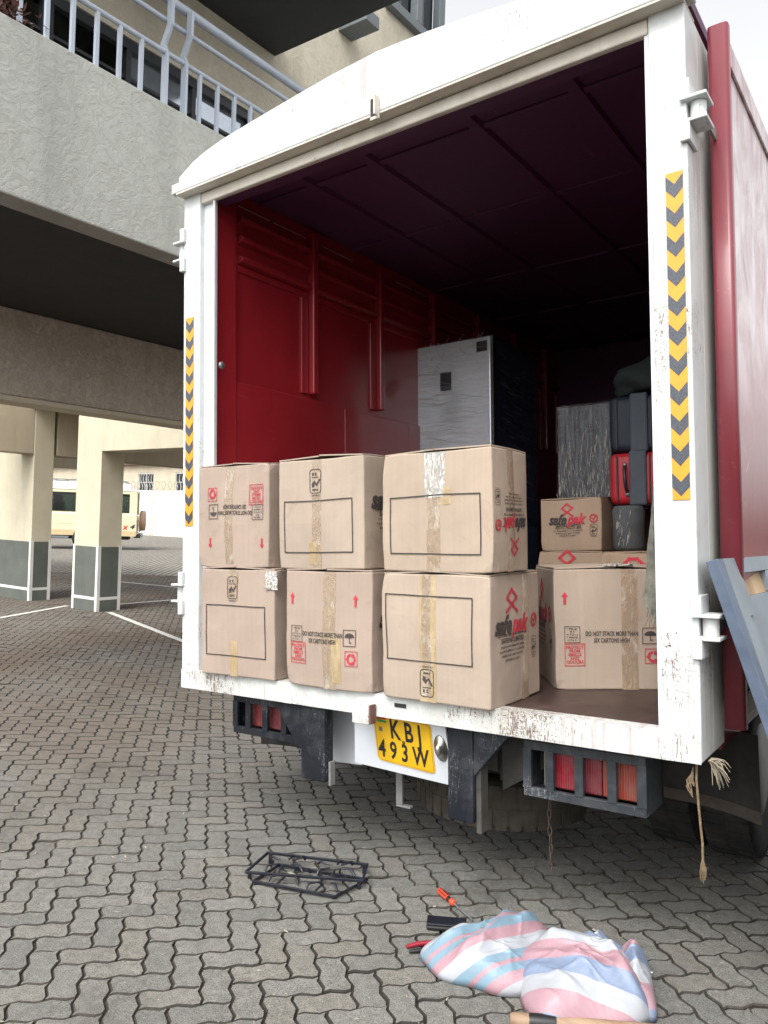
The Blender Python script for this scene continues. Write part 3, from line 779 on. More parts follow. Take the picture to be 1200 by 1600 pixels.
# hinges
def hinge(side, zb, zt):
    s = side
    X = lambda a: s*(1.251+a)
    def bx(g, a, b, y0, y1, z0, z1): x0, x1 = sorted((X(a), X(b))); return g.box(x0, x1, y0, y1, z0, z1)
    pin = G().tube([(X(.030), .030, zb+.073), (X(.030), .030, zt-.073)], .026, 16).build('hinge', M_truckw, truck)
    for lo in (True, False):
        g = G()
        if lo: bx(g, -.02, .012, -.018, -.001, zb, zb+.062); bx(g, -.0, .012, -.001, .09, zb, zb+.060); bx(g, -.02, .066, -.018, .085, zb+.060, zb+.072)
        else: bx(g, -.02, .012, -.018, -.001, zt-.062, zt); bx(g, -.0, .012, -.001, .09, zt-.060, zt); bx(g, -.02, .066, -.018, .085, zt-.072, zt-.060)
        g.build('hinge_leaf', M_truckw, pin, .003)
    g = bx(G(), .036, .046, .03, .26, zb+.085, zt-.085); g.build('hinge_strap', M_dullsteel, pin, .002)
    return pin
hinge(1, 2.035, 2.245); hinge(1, .335, .540); hinge(-1, 2.125, 2.350); hinge(-1, .365, .580)
# chevron strips
M_chev_y = simple('reflective_yellow_tape', (.66, .305, .014), .35, var=.08, coat=.2)
def chev_black():
    m = Mat('reflective_black_tape'); v = m.voro(190)
    return m.done(m.bsdf(color=m.mix(m.ramp(v, [(.2, 0), (.6, 1)]), (.022, .027, .036), (.06, .068, .085)), rough=.35, coat=.3))
M_chev_b = chev_black()
def strip(x0, x1, z0, z1, n):
    base = G().box(x0, x1, -.0035, -.0005, z0, z1).build('chevron_strip', M_chev_y, truck)
    w = x1-x0; p = (z1-z0)/n; xm = (x0+x1)/2; h = p*.48; dp = w*.55
    for k in range(n):
        zt = z1-p*k-p*.10
        pts = [(x0, zt), (xm, zt-dp), (x1, zt), (x1, max(z0, zt-h)), (xm, max(z0, zt-h-dp)), (x0, max(z0, zt-h))]
        if pts[1][1] < z0+.005: continue
        q = [Vector((a, -.0042, b)) for a, b in pts]
        G().add(q, [(0, 5, 4, 1), (1, 4, 3, 2)]).build('black_chevron', M_chev_b, base)
    return base
strip(1.178, 1.234, .850, 1.945, 11); strip(-1.226, -1.170, .812, 1.878, 12)
# folded right door
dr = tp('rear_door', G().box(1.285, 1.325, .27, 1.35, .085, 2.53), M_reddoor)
def rounded_post(x0, x1, y0, y1, z0, z1, r=.016, n=5):
    pts = []
    for cx, cy, a0 in ((x1-r, y0+r, -90), (x1-r, y1-r, 0), (x0+r, y1-r, 90), (x0+r, y0+r, 180)):
        for k in range(n+1): a = R(a0+90*k/n); pts.append((cx+r*math.cos(a), cy+r*math.sin(a)))
    return G().prism(pts, 'z', z0, z1)
de = rounded_post(1.272, 1.342, .215, .268, .075, 2.535).build('door_edge', M_redtrim, dr)
de.data.polygons.foreach_set('use_smooth', [len(p.vertices) == 4 for p in de.data.polygons])
G().box(1.275, 1.340, 1.352, 1.40, .085, 2.53).build('door_edge', M_redtrim, dr, .01)
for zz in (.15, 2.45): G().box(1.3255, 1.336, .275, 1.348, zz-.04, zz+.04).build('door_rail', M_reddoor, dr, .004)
# side panel under the body
tp('side_skirt', G().box(1.216, 1.236, .345, L, -.03, .30), M_redtrim, None, .004)
# latch box and bolt slot in the sill
lb = G().box(-.125, -.040, -.050, -.009, -.030, .055).build('latch_box', M_sill, truck, .004)
g = G().box(-.038, -.030, -.046, -.010, -.026, .050); g.build('latch_box_side', simple('rusty_red_latch_steel', (.14, .06, .05), .7), lb)
G().box(.062, .118, -.0085, -.006, .050, .066).build('bolt_slot', M_ink, sill)
# number plate board, plate, lamp
tilt = Matrix.Translation((0, .052, 0)) @ Matrix.Rotation(R(16), 4, 'X')
bd = G().prism([(-.19, 0), (.262, 0), (.258, -.282), (-.245, -.262)], 'y', 0, .012).build('plate_board', M_platewhite, truck, .002, tilt)
def rrect(w, h, r, n=5):
    pts = []
    for cx, cy, a0 in ((w/2-r, -h/2+r, -90), (w/2-r, h/2-r, 0), (-w/2+r, h/2-r, 90), (-w/2+r, -h/2+r, 180)):
        for k in range(n+1): a = R(a0+90*k/n); pts.append((cx+r*math.cos(a), cy+r*math.sin(a)))
    return pts
PW, PHt = .285, .225
npl = G().prism(rrect(PW, PHt, .02), 'y', -.0022, 0).build('number_plate', M_plate, bd, 0, Matrix.Translation((.045, -.002, -.118)) @ Matrix.Rotation(R(4), 4, 'Y'))
pf = lambda u, v, l: (u, -.0022-l, v)
p = Print(); p.line(rrect(PW-.012, PHt-.012, .016), .0022, True)
def child_print(pr, name, mat, parent, fn, lift=.001):
    return pr.build(name, fn, mat, parent, lift)
# plate parts sit one level down, on the truck itself, to keep three levels
npl.parent = truck; npl.matrix_local = tilt @ Matrix.Translation((.045, -.002, -.118)) @ Matrix.Rotation(R(4), 4, 'Y')
child_print(p, 'plate_rim', simple('dull_amber_rim', (.45, .22, .01), .5), npl, pf, .0006)
p = Print().text('K B J', .016, .047, .125, 0, .024, .62).text('4 9 3 W', -.010, -.054, .115, .12, .022, .64)
p.ring(.002, .0, .0045, .005)
child_print(p, 'registration_lettering', M_ink, npl, pf, .001)
p = Print().fill([(-.125, .088), (-.075, .088), (-.075, .098), (-.125, .098)]); child_print(p, 'flag_red_band', simple('flag_red', (.6, .02, .02), .4), npl, pf, .001)
p = Print().fill([(-.125, .074), (-.075, .074), (-.075, .084), (-.125, .084)]); child_print(p, 'flag_green_band', simple('flag_green', (.02, .30, .08), .4), npl, pf, .001)
p = Print().fill([(-.118, .030), (-.100, .030), (-.100, .050), (-.118, .050)]); child_print(p, 'hologram_square', M_steel, npl, pf, .001)
pl_ = G().lathe([(.0, -.004), (.040, -.004), (.038, .004), (.020, .010), (.017, .024), (.012, .032), (0, .035)], 20, tilt @ Matrix.Translation((.226, -.001, -.118)) @ Matrix.Rotation(R(90), 4, 'X') @ Matrix.Diagonal((.80, 1.5, 1, 1)))
tp('plate_lamp', pl_, simple('tarnished_chrome', (.40, .39, .36), .3, metal=.9, var=.2))
sb_ = G().prism([(-.53, .0), (-.20, .0), (-.20, -.24), (-.30, -.30), (-.53, -.31)], 'y', .245, .26); tp('side_board', sb_, M_platewhite, None, .002)
# black bumper posts with gussets
pL = tp('bumper_post', G().box(-.462, -.325, .012, .075, -.327, -.004), M_black, None, .006)
G().prism([(-.64, -.004), (-.464, -.004), (-.464, -.21), (-.50, -.20)], 'y', .028, .060).build('gusset', M_black, pL, .003)
G().box(-.323, -.311, .035, .07, -.345, -.24).build('post_bracket', M_dullsteel, pL, .003)
pR = tp('bumper_post', G().box(.287, .400, .030, .080, -.366, -.004), M_black, None, .006)
G().prism([(.402, -.004), (.560, -.004), (.402, -.185)], 'y', .034, .068).build('gusset', M_black, pR, .003)
G().box(.402, .424, .05, .11, -.405, -.12).build('post_bracket', M_chassis, pR, .003)
G().prism([(.43, -.02), (.64, -.02), (.62, -.16), (.56, -.20), (.43, -.28)], 'y', .22, .25).build('backing_plate', M_chassis, pR, .003)
# caged tail lamps
def cage(x0, x1, z0, z1, y0, y1, bars, mat, lenses, name='tail_lamp_cage'):
    g = G(); t = .034
    g.box(x0, x1, y0, y0+.02, z1-t, z1); g.box(x0, x1, y0, y0+.02, z0, z0+t)
    for b in bars: g.box(b-.017, b+.017, y0-.003, y0+.017, z0+t-.004, z1-t+.004)
    g.box(x0, x0+.008, y0+.021, y1, z0, z1); g.box(x1-.008, x1, y0+.021, y1, z0, z1)
    g.box(x0+.009, x1-.009, y0+.021, y1, z1-.008, z1); g.box(x0+.009, x1-.009, y0+.021, y1, z0, z0+.008)
    g.box(x0+.009, x1-.009, y1-.006, y1, z0+.009, z1-.009)
    c = g.build(name, mat, truck, .003)
    # lamp housing and its lenses
    zl, zh = z0+.035, z1-.032
    lx0, lx1 = lenses[0][0]-.008, lenses[-1][1]+.008
    G().box(lx0, lx1, y0+.055, y1-.008, zl-.008, zh+.008).build('lamp_housing', M_blackp, c, .004)
    for a, b, m in lenses: G().box(a, b, y0+.040, y0+.0565, zl, zh).build('lamp_lens', m, c, .005)
    return c
cage(-.967, -.470, -.205, -.020, .085, .215, (-.953, -.866, -.753, -.633, -.535), M_black, ((-.885, -.765, M_lensr), (-.763, -.64, M_lensd), (-.638, -.52, M_lensd)))
cage(.588, 1.045, -.235, -.028, .085, .27, (.602, .691, .804, .925, 1.030), M_cage, ((.652, .688, M_lensc), (.692, .800, M_lensr), (.802, .875, M_lensd), (.877, .922, M_lenso), (.924, 1.005, M_lenso)))
# mud flap, chassis, axle, wheels
fp = tp('mud_flap', G().grid(lambda u, v: (.95+.36*u, .60+.04*math.sin(u*3)+.03*v, -.02-(.30+.045*u)*v), 12, 8), M_flap)
G().grid(lambda u, v: (.95+.36*u, .598+.04*math.sin(u*3)+.03*(.88+.12*v), -.02-(.30+.045*u)*(.86+.142*v)), 12, 2).build('flap_edge', M_flapedge, fp)
G().grid(lambda u, v: (-1.30+.42*u, .62+.05*math.sin(u*3), -.02-.40*v), 12, 8).build('mud_flap', M_flap, truck)
tp('chassis_rail', G().box(-.46, -.39, .28, 6.8, -.26, -.03), M_chassis); tp('chassis_rail', G().box(.39, .46, .28, 6.8, -.26, -.03), M_chassis)
for yy in (.3, 1.0, 2.4, 3.6): tp('cross_member', G().box(-.388, .388, yy-.04, yy+.04, -.22, -.06), M_chassis)
for k in range(10): tp('floor_joist', G().box(-1.2, 1.2, .35+k*.46, .41+k*.46, -.028, .018), M_chassis)
tyre_prof = [(.20, -.085), (.27, -.100), (.355, -.105), (.392, -.092), (.402, -.07), (.402, .07), (.392, .092), (.355, .105), (.27, .100), (.20, .085)]
def lugs(n=44):
    g = G()
    for k in range(n):
        a = 2*math.pi*k/n
        M = Matrix.Rotation(a, 4, 'Z')
        g.box(.398, .4045, -.024, .024, -.095, -.006, M); M = Matrix.Rotation(a+math.pi/n, 4, 'Z'); g.box(.398, .4045, -.024, .024, .006, .095, M)
    return g
me_t = G().lathe(tyre_prof, 44).mesh('tyre'); me_l = lugs().mesh('tread'); me_r = G().lathe([(.0, .02), (.09, .02), (.10, .05), (.14, .05), (.15, -.03), (.19, -.04), (.205, -.09), (.21, -.09), (.21, .09), (.0, .09)], 32).mesh('rim')
me_t.materials.append(M_tyre); me_l.materials.append(M_tyre); me_r.materials.append(M_dullsteel)
def wheel(name, loc, rot, tm=None):
    w = bpy.data.objects.new(name, me_t if tm is None else tm[0]); col.objects.link(w); w.parent = truck
    w.matrix_local = Matrix.Translation(loc) @ rot
    obj('tread', me_l if tm is None else tm[1], None, w); obj('rim', me_r, None, w)
    return w
def ground_z(x, y):      # truck-frame z of the paved ground below (x, y)
    p = TM @ Vector((x, y, 0)); return -p.z/TM[2][2]
for x in (-1.09, -.845, .845, 1.09):
    wheel('wheel', (x, 1.42, ground_z(x, 1.42)+.411), Matrix.Rotation(R(90), 4, 'Y') @ Matrix.Rotation(x, 4, 'Z'))
    if abs(x) > 1: wheel('wheel', (x*.93, 5.9, ground_z(x*.93, 5.9)+.411), Matrix.Rotation(R(90), 4, 'Y'))
tp('axle', G().tube([(-.85, 1.42, ground_z(-.85, 1.42)+.41), (.85, 1.42, ground_z(.85, 1.42)+.41)], .06, 10), M_chassis)
st = G().lathe(tyre_prof, 44).mesh('spare_tyre'); st.materials.append(M_dustytyre); stl = lugs(40).mesh('spare_tread'); stl.materials.append(M_dustytyre)
wheel('spare_wheel', (.13, .80, -.425), Matrix.Rotation(R(3), 4, 'Y'), (st, stl))
tp('spare_carrier', G().tube([(.13, .80, -.06), (.13, .80, -.42)], .02, 8), M_chassis)
# hooked bracket below the plate
hk = G().box(-.112, -.078, .25, .262, -.44, -.20); hk.box(-.112, -.036, .25, .275, -.452, -.4405)
tp('hook_bracket', hk, M_dullsteel, None, .003)
# cab ahead of the body, seen only from the side
cab = tp('cab', G().hexa([(-1.05, 5.0, -.25), (1.05, 5.0, -.25), (1.05, 6.75, -.25), (-1.05, 6.75, -.25)], [(-1.0, 5.0, 1.75), (1.0, 5.0, 1.75), (1.0, 6.35, 1.75), (-1.0, 6.35, 1.75)]), M_truckw, None, .05)
for s in (-1, 1): G().hexa([(s*1.046, 5.25, .75), (s*1.050, 5.25, .75), (s*1.050, 6.4, .75), (s*1.046, 6.4, .75)], [(s*1.012, 5.3, 1.5), (s*1.016, 5.3, 1.5), (s*1.016, 6.25, 1.5), (s*1.012, 6.25, 1.5)]).build('side_window', M_glass, cab)
# bolt on the left jamb
G().lathe([(0, 0), (.02, 0), (.018, .008), (0, .010)], 12, Matrix.Translation((-1.033, .06, 1.62)) @ Matrix.Rotation(R(90), 4, 'Y')).build('jamb_bolt', M_steel, fr)
# ------------------------------------------------------------------ cartons
class Carton:
    def __init__(s, label, base, w, d, h, mat, yaw=0.0, seed=1, group='moving cartons stacked in the truck', tilt=0.0, flapz=(.004, .013)):
        s.w, s.d, s.h, s.seed = w, d, h, seed
        rd = random.Random(seed*31+2)
        s.dents = [(sx*w/2, 0 if rd.random() < .8 else d, h*zz, rd.uniform(.002, .010), rd.uniform(.02, .045)) for sx, zz in rd.sample([(-1, 0), (1, 0), (-1, 1), (1, 1)], 3)]
        s.root = thing('carton', label, 'cardboard box', TM @ Matrix.Translation(base) @ Matrix.Rotation(yaw, 4, 'Z') @ Matrix.Rotation(tilt, 4, 'Y'), group)
        bm = bmesh.new()
        def face(fn, nu=12, nv=12):
            vs = [[bm.verts.new(fn(i/nu, j/nv)) for i in range(nu+1)] for j in range(nv+1)]
            for j in range(nv):
                for i in range(nu): bm.faces.new((vs[j][i], vs[j][i+1], vs[j+1][i+1], vs[j+1][i]))
        W2 = w/2
        face(lambda u, v: (-W2+w*u, 0, h*v)); face(lambda u, v: (W2-w*u, d, h*v))
        face(lambda u, v: (W2, d*u, h*v)); face(lambda u, v: (-W2, d-d*u, h*v))
        face(lambda u, v: (-W2+w*u, d*v, h)); face(lambda u, v: (-W2+w*u, d-d*v, 0))
        bmesh.ops.remove_doubles(bm, verts=bm.verts, dist=1e-5)
        for v in bm.verts: v.co = s.D(v.co)
        bm.normal_update()
        me = bpy.data.meshes.new('carton_body'); bm.to_mesh(me); bm.free()
        s.body = obj('box_body', me, mat, s.root, .006)
        s.mat = mat
        r2 = random.Random(seed*13+5)
        for sgn in (-1, 1):
            lift = r2.uniform(*flapz); g = G(); n = 8; g0 = r2.uniform(.001, .003)
            A, B = [], []
            for k in range(n+1):
                y = .001+(d-.002)*k/n; j = .0025*mnoise.noise(Vector((y*9, sgn*3, seed)))
                A.append((sgn*(W2-.002), y, h+.001)); B.append((sgn*g0, y-.004*(k == 0), h+.002+lift+j))
            o = len(g.v)
            t = .0055
            vs = [s.D(Vector(p)) for p in A]+[s.D(Vector(p)) for p in B]
            vs += [v+Vector((0, 0, t)) for v in vs]
            m = n+1; fs = []
            for k in range(n):
                a, b, c, e = k, k+1, m+k+1, m+k
                fs += [(a, b, c, e), (2*m+a, 2*m+e, 2*m+c, 2*m+b)]
                fs += [(e, c, 2*m+c, 2*m+e), (b, a, 2*m+a, 2*m+b)]
            fs += [(0, m, 3*m, 2*m), (n, 2*m+n, 3*m+n, m+n)]
            g.add(vs, fs); g.build('flap', mat, s.root)
    def D(s, p):
        p = Vector(p); w, d, h = s.w, s.d, s.h
        u, v, t = (p.x+w/2)/w, p.y/d, p.z/h
        c = lambda q: math.sin(math.pi*min(1, max(0, q)))
        n3 = mnoise.noise_vector(Vector((p.x*4+s.seed*7.1, p.y*4, p.z*4)))
        q = p+Vector(n3)*.0055
        for cx_, cy_, cz_, am, rad in s.dents:
            e = Vector((p.x-cx_, p.y-cy_, p.z-cz_)); k_ = math.exp(-(e.length/rad)**2)*am
            q += Vector((-math.copysign(k_, cx_), k_*(1 if cy_ < d/2 else -1), k_*(.35 if cz_ < h/2 else -.8)))
        n4 = mnoise.noise(Vector((p.x*13+s.seed, p.y*13, p.z*13)))*.0018
        q.y += -(.007*c(u)*c(t)+n4)*(1-v)+(.006*c(u)*c(t))*v
        q.x += ((.006*c(v)*c(t)+n4)*(u-.5)*2)
        return q
    def front(s, u, v, l=.0012): return s.D((-s.w/2+u, 0, v))+Vector((0, -l, 0))
    def right(s, u, v, l=.0012): return s.D((s.w/2, u, v))+Vector((l, 0, 0))
    def left(s, u, v, l=.0012): return s.D((-s.w/2, s.d-u, v))+Vector((-l, 0, 0))
    def pr(s, p, name, mat, fn): return p.build(name, fn, mat, s.root, .0032)
    def tape(s, u, v0, v1, w, mat, fn=None, name='packing_tape', top=False, wr=.0016):
        fn = fn or s.front; nv = max(8, int((v1-v0)/.008)); nu = 8; sd = s.seed
        def f(a, b):
            uu = u-w/2+w*a+.0025*mnoise.noise(Vector((b*7, a*2, sd))); vv = v0+(v1-v0)*b
            e = 1-abs(2*a-1)**3
            l = .0008+e*wr*.5*(1+1.4*mnoise.noise(Vector((uu*60, vv*38, sd*2.3))))
            return fn(uu, min(vv, s.h-.002), l)
        g = G().grid(f, nu, nv)
        if top:
            g.grid(lambda a, b: Vector((-s.w/2+u-w/2+w*a, -.002+s.d*b, s.h+.0125+.012*(1-min(1, b*14))*-.5+.0015*mnoise.noise(Vector((a*4, b*30, sd))))), 6, 30)
        return g.build(name, mat, s.root)

def arrow(p, cx, cy, h):
    w = h*.22
    p.fill([(cx-w/2, cy-h/2), (cx+w/2, cy-h/2), (cx+w/2, cy+h*.12), (cx-w/2, cy+h*.12)])
    return p.fill([(cx-w*1.25, cy+h*.12), (cx+w*1.25, cy+h*.12), (cx, cy+h/2)])
def recycle(p, cx, cy, r):
    for k in range(3):
        a = 90+120*k
        p.ring(cx, cy, r*.72, r*.36, a+18, a+84, 6)
        b = R(a+84); c = (cx+r*.72*math.cos(b), cy+r*.72*math.sin(b)); t = (-math.sin(b), math.cos(b)); n_ = (math.cos(b), math.sin(b))
        p.fill([(c[0]-n_[0]*r*.40, c[1]-n_[1]*r*.40), (c[0]+n_[0]*r*.40, c[1]+n_[1]*r*.40), (c[0]+t[0]*r*.5, c[1]+t[1]*r*.5)][::-1])
    return p
def umbrella(p, cx, cy, r):
    n = 12; pts = [(cx+r*math.cos(R(180*k/n)), cy+r*.75*math.sin(R(180*k/n))) for k in range(n+1)]
    for k in range(3, -1, -1): pts.append((cx-r+2*r*(k+.5)/4, cy+r*.14)); pts.append((cx-r+2*r*k/4, cy)) if k else None
    p.fill(pts)
    return p.line([(cx, cy), (cx, cy-r*.85), (cx+r*.22, cy-r*.95), (cx+r*.34, cy-r*.75)], r*.12)
def scrawl(p, cx, cy, w, h, seed=1):
    """a line of print too small and worn to read"""
    r = random.Random(seed); x = cx-w/2
    while x < cx+w/2-h*.3:
        l = min(r.uniform(.4, 1.1)*h, cx+w/2-x)
        for yy in (-.3, .0, .3):
            if r.random() < .62: p.line([(x, cy+yy*h), (x+l*.8, cy+yy*h)], h*.22)
        p.line([(x+l*.2, cy-.35*h), (x+l*.2, cy+.35*h)], h*.24)
        x += l+r.choice((.18, .18, .55))*h
    return p
def mark(p, cx, cy, w, h, turned=False):
    s = -1 if turned else 1
    q = rrect(w, h, w*.22, 4); p.line([(cx+a, cy+b) for a, b in q], w*.05, True)
    scrawl(p, cx, cy+s*h*.30, w*.55, h*.13, 3)
    p.line([(cx-w*.3, cy+s*h*.17), (cx+w*.3, cy+s*h*.17)], w*.05)
    p.fill([(cx-w*.34, cy-s*h*.10), (cx-w*.05, cy+s*h*.06), (cx-w*.08, cy-s*h*.22), (cx-w*.3, cy-s*h*.26)])
    p.line([(cx-w*.1, cy-s*h*.02), (cx+w*.12, cy-s*h*.16), (cx+w*.36, cy+s*h*.06)], w*.13)
    scrawl(p, cx, cy-s*h*.36, w*.5, h*.09, 4)
    return scrawl(p, cx, cy-s*h*.60, w*.95, h*.06, 5)
def ribbon(p, cx, cy, w, h):
    X = lambda a, b: (cx+a*w, cy+b*h)
    return p.line([X(-.46, -.5), X(.42, .12), X(.0, .48), X(-.42, .12), X(.46, -.5)], w*.13)
def diamond(p, cx, cy, w, h):
    X = lambda a, b: (cx+a*w, cy+b*h)
    return p.line([X(-.5, 0), X(-.2, .5), X(.2, .5), X(.5, 0), X(.2, -.5), X(-.2, -.5)], w*.15, True)

def arrows_face(c, fn, W, H, turned=False):
    def lay(name, mat, draw):
        p = Print(); draw(p)
        if turned: p.turned(W/2, H/2)
        return c.pr(p, name, mat, fn)
    for u in (.085, .82): lay('up_arrow', M_pr, lambda p: arrow(p, u*W, .76*H, .10*H))
    def box_data(p):
        p.rect(.075*W, .39*H, .075*W+.065, .39*H+.068, .0024)
        for i, q in enumerate((.045, .02, .048, .048, .04)): scrawl(p, .075*W+.0325, .39*H+.058-i*.0118, q, .0065, 20+i)
    lay('box_data', M_pk, box_data)
    lay('handling_lettering', M_pk, lambda p: p.text('DO NOT STACK MORE THAN', .455*W, .462*H, .027, 0, .022, .62).text('SIX CARTONS HIGH', .455*W, .405*H, .027, 0, .022, .62))
    lay('umbrella_mark', M_pk, lambda p: (p.rect(.70*W, .38*H, .70*W+.064, .38*H+.068, .003), umbrella(p, .70*W+.032, .38*H+.036, .025)))
    def smells(p):
        p.rect(.075*W, .20*H, .075*W+.085, .20*H+.092, .0030)
        for i, t in enumerate(('PROTECT', 'FROM', 'SMELLS', 'AND', 'ODOURS')): p.text(t, .075*W+.0425, .20*H+.077-i*.0155, .0180, 0, .022, .98)
    lay('protect_lettering', M_pr, smells)
    lay('recycling_mark', M_pr, lambda p: (p.rect(.72*W, .215*H, .72*W+.064, .215*H+.062, .0028), recycle(p, .72*W+.032, .215*H+.029, .026)))
def frame_face(c, fn, W, H, u0, u1, v0, v1, mu, mv, turned=False):
    c.pr(Print().rect(u0*W, v0*H, u1*W, v1*H, .005), 'printed_rectangle', M_pk, fn)
    if mv > 0: p = Print(); mark(p, mu*W, mv*H, .062, .105, turned); c.pr(p, 'quality_mark', M_pk, fn)
def lettering_width(t, shear, fat): xs = [x for x, y in text_tris(t, shear, fat)[0]]; return min(xs), max(xs)
def brand(k, r, cx, cy, size, sx):
    a0, a1 = lettering_width('safe', .3, .042); b0, b1 = lettering_width('pak', .3, .042)
    tot = (a1-a0+b1-b0-.04)*size*sx; x = cx-tot/2
    k.text('safe', x-a0*size*sx, cy, size, .3, .042, sx); x += (a1-a0-.04)*size*sx
    r.text('pak', x-b0*size*sx, cy-.0*size, size, .3, .042, sx)
def brand_face(c, fn, W, H, turned=False, cx=.40, s=1.0, qx=.84):
    def lay(name, mat, p):
        if turned: p.turned(W/2, H/2)
        return c.pr(p, name, mat, fn)
    cx *= W
    p = Print(); ribbon(p, cx, .80*H, .105*s, .10*s); lay('ribbon_logo', M_pr, p)
    k, r = Print(), Print(); brand(k, r, cx, .605*H, .110*s, .86); lay('brand_lettering', M_pk, k); lay('brand_lettering_red', M_pr, r)
    p = Print(); p.ring(qx*W, .615*H, .028*s, .010*s, 0, 360); p.line([(qx*W-.012*s, .615*H+.004*s), (qx*W, .615*H-.010*s), (qx*W+.016*s, .615*H+.014*s)], .009*s); lay('check_logo', M_pr, p)
    k = Print(); scrawl(k, cx+.005, .53*H, .26*s, .013*s, 31); k.text('SAFEPAK LIMITED', cx+.005, .485*H, .030*s, 0, .024, .90)
    for i, q in enumerate((.22, .24, .20, .14)): scrawl(k, cx+.005, .44*H-i*.019*s, q*s, .010*s, 40+i)
    lay('address_lettering', M_pk, k)
    p = Print(); mark(p, qx*W, .40*H, .052*s, .085*s); lay('quality_mark', M_pk, p)

FR = 'cartons stacked at the open rear of the truck'
# upper row
c = Carton('carton with upside down red arrows, leftmost of the upper row', (-.857, -.030, .606), .475, .50, .487, M_card[1], R(-1.0), 2, FR, R(.4))
arrows_face(c, c.front, c.w, c.h, True); c.tape(.46*c.w, .02, c.h, .055, M_tape, top=True)
c = Carton('carton with printed empty rectangle and mark above it, second of the upper row', (-.313, -.030, .606), .485, .50, .485, M_card[3], R(0), 3, FR)
frame_face(c, c.front, c.w, c.h, .08, .88, .15, .62, .46, .80); brand_face(c, c.right, c.d, c.h); c.tape(.47*c.w, .0, c.h, .05, M_tape, top=True); c.tape(.45*c.w, .02, .12, .07, M_tapeold, name='old_tape')
c = Carton('carton with shiny crumpled tape above its printed rectangle, rightmost of the upper row', (.280, -.035, .602), .505, .30, .475, M_card[2], R(0), 4, FR)
frame_face(c, c.front, c.w, c.h, .085, .90, .15, .63, .92, -1); brand_face(c, c.right, c.d, c.h, True, .44, .66, .88)
c.tape(.50*c.w, .29, c.h, .095, M_tapebright, top=True, wr=.004, name='crumpled_tape'); c.tape(.49*c.w, .0, .30, .06, M_tape, wr=.003); c.tape(.60*c.w, .26, .33, .05, M_tapeold, name='old_tape')
c.tape(.15, .0, c.h, .05, M_tape, c.right)
# lower row
c = Carton('carton below the upside down one, printed rectangle under a mark, crumpled plastic at its corner', (-.826, -.030, .0925), .480, .50, .505, M_card[1], R(.6), 5, FR)
frame_face(c, c.front, c.w, c.h, .075, .885, .19, .66, .46, .83); c.tape(.47*c.w, .0, .17, .05, M_tapeold, name='old_tape'); c.tape(.47*c.w, .36, c.h, .06, M_tape)
g = G().grid(lambda u, v: c.front(c.w-.05+.075*u, c.h-.09+.085*v, .006+.016*abs(mnoise.noise(Vector((u*5, v*5, 3))))), 14, 14); g.build('plastic_scrap', M_tapebright, c.root)
c = Carton('carton with upright red arrows at the top, middle of the lower row', (-.272, -.030, .0925), .480, .50, .505, M_card[1], R(-.4), 6, FR)
arrows_face(c, c.front, c.w, c.h); brand_face(c, c.right, c.d, c.h); c.tape(.53*c.w, .0, c.h, .07, M_tape); c.tape(.58*c.w, .03, .22, .085, M_tapeold, name='faint_tape')
c = Carton('carton with yellowed tape across its printed rectangle and safepak side, rightmost of the lower row', (.268, -.035, .0925), .495, .44, .50, M_card[0], R(0), 7, FR)
frame_face(c, c.front, c.w, c.h, .05, .85, .31, .83, .44, .145, True); brand_face(c, c.right, c.d, c.h, False, .40, .90)
c.tape(.45*c.w, .0, c.h, .075, M_tapeold, name='old_tape'); c.tape(.44*c.w, .02, c.h, .05, M_tape, wr=.003); c.tape(.30, .0, c.h, .06, M_tape, c.right)
# the carton standing apart at the right
ya = R(33)
o_ = Vector((.54, .51)) + Vector((math.cos(ya), math.sin(ya)))*.265
c = Carton('carton with upright red arrows standing apart on the bed beside the right post', (o_.x, o_.y, .0885), .53, .50, .512, M_card[0], ya, 8, FR)
arrows_face(c, c.front, c.w, c.h); brand_face(c, c.left, c.d, c.h); c.tape(.60*c.w, .0, c.h, .07, M_tape, top=True)
g = G().grid(lambda u, v: Vector((-.05+.12*u, -.012+.05*v, c.h+.012+.022*abs(mnoise.noise(Vector((u*6, v*6, 1)))))), 14, 10); g.build('plastic_scrap', M_tapebright, c.root)
# cartons further in
BK = 'cartons further inside the truck'
c = Carton('dim carton with a red ribbon logo at its top, under the safepak carton', (.255, 1.40, .0885), .37, .45, .575, M_card[4], 0, 9, BK, 0, (.001, .003))
p = Print(); ribbon(p, .17, .53, .105, .11); c.pr(p, 'red_print', M_pr, c.front)
c = Carton('dim carton with a red diamond logo, partly behind the right carton', (.70, 1.22, .0885), .42, .45, .572, M_card[4], 0, 10, BK, 0, (.001, .003))
p = Print(); diamond(p, .17, .515, .105, .058); c.pr(p, 'red_print', M_pr, c.front)
c = Carton('safepak carton on top of the inner stack, below the film wrapped slab', (.262, 1.40, .672), .345, .42, .280, M_card[4], 0, 11, BK, 0, (.001, .003))
brand_face(c, c.front, c.w, c.h, False, .455, .70, .88)

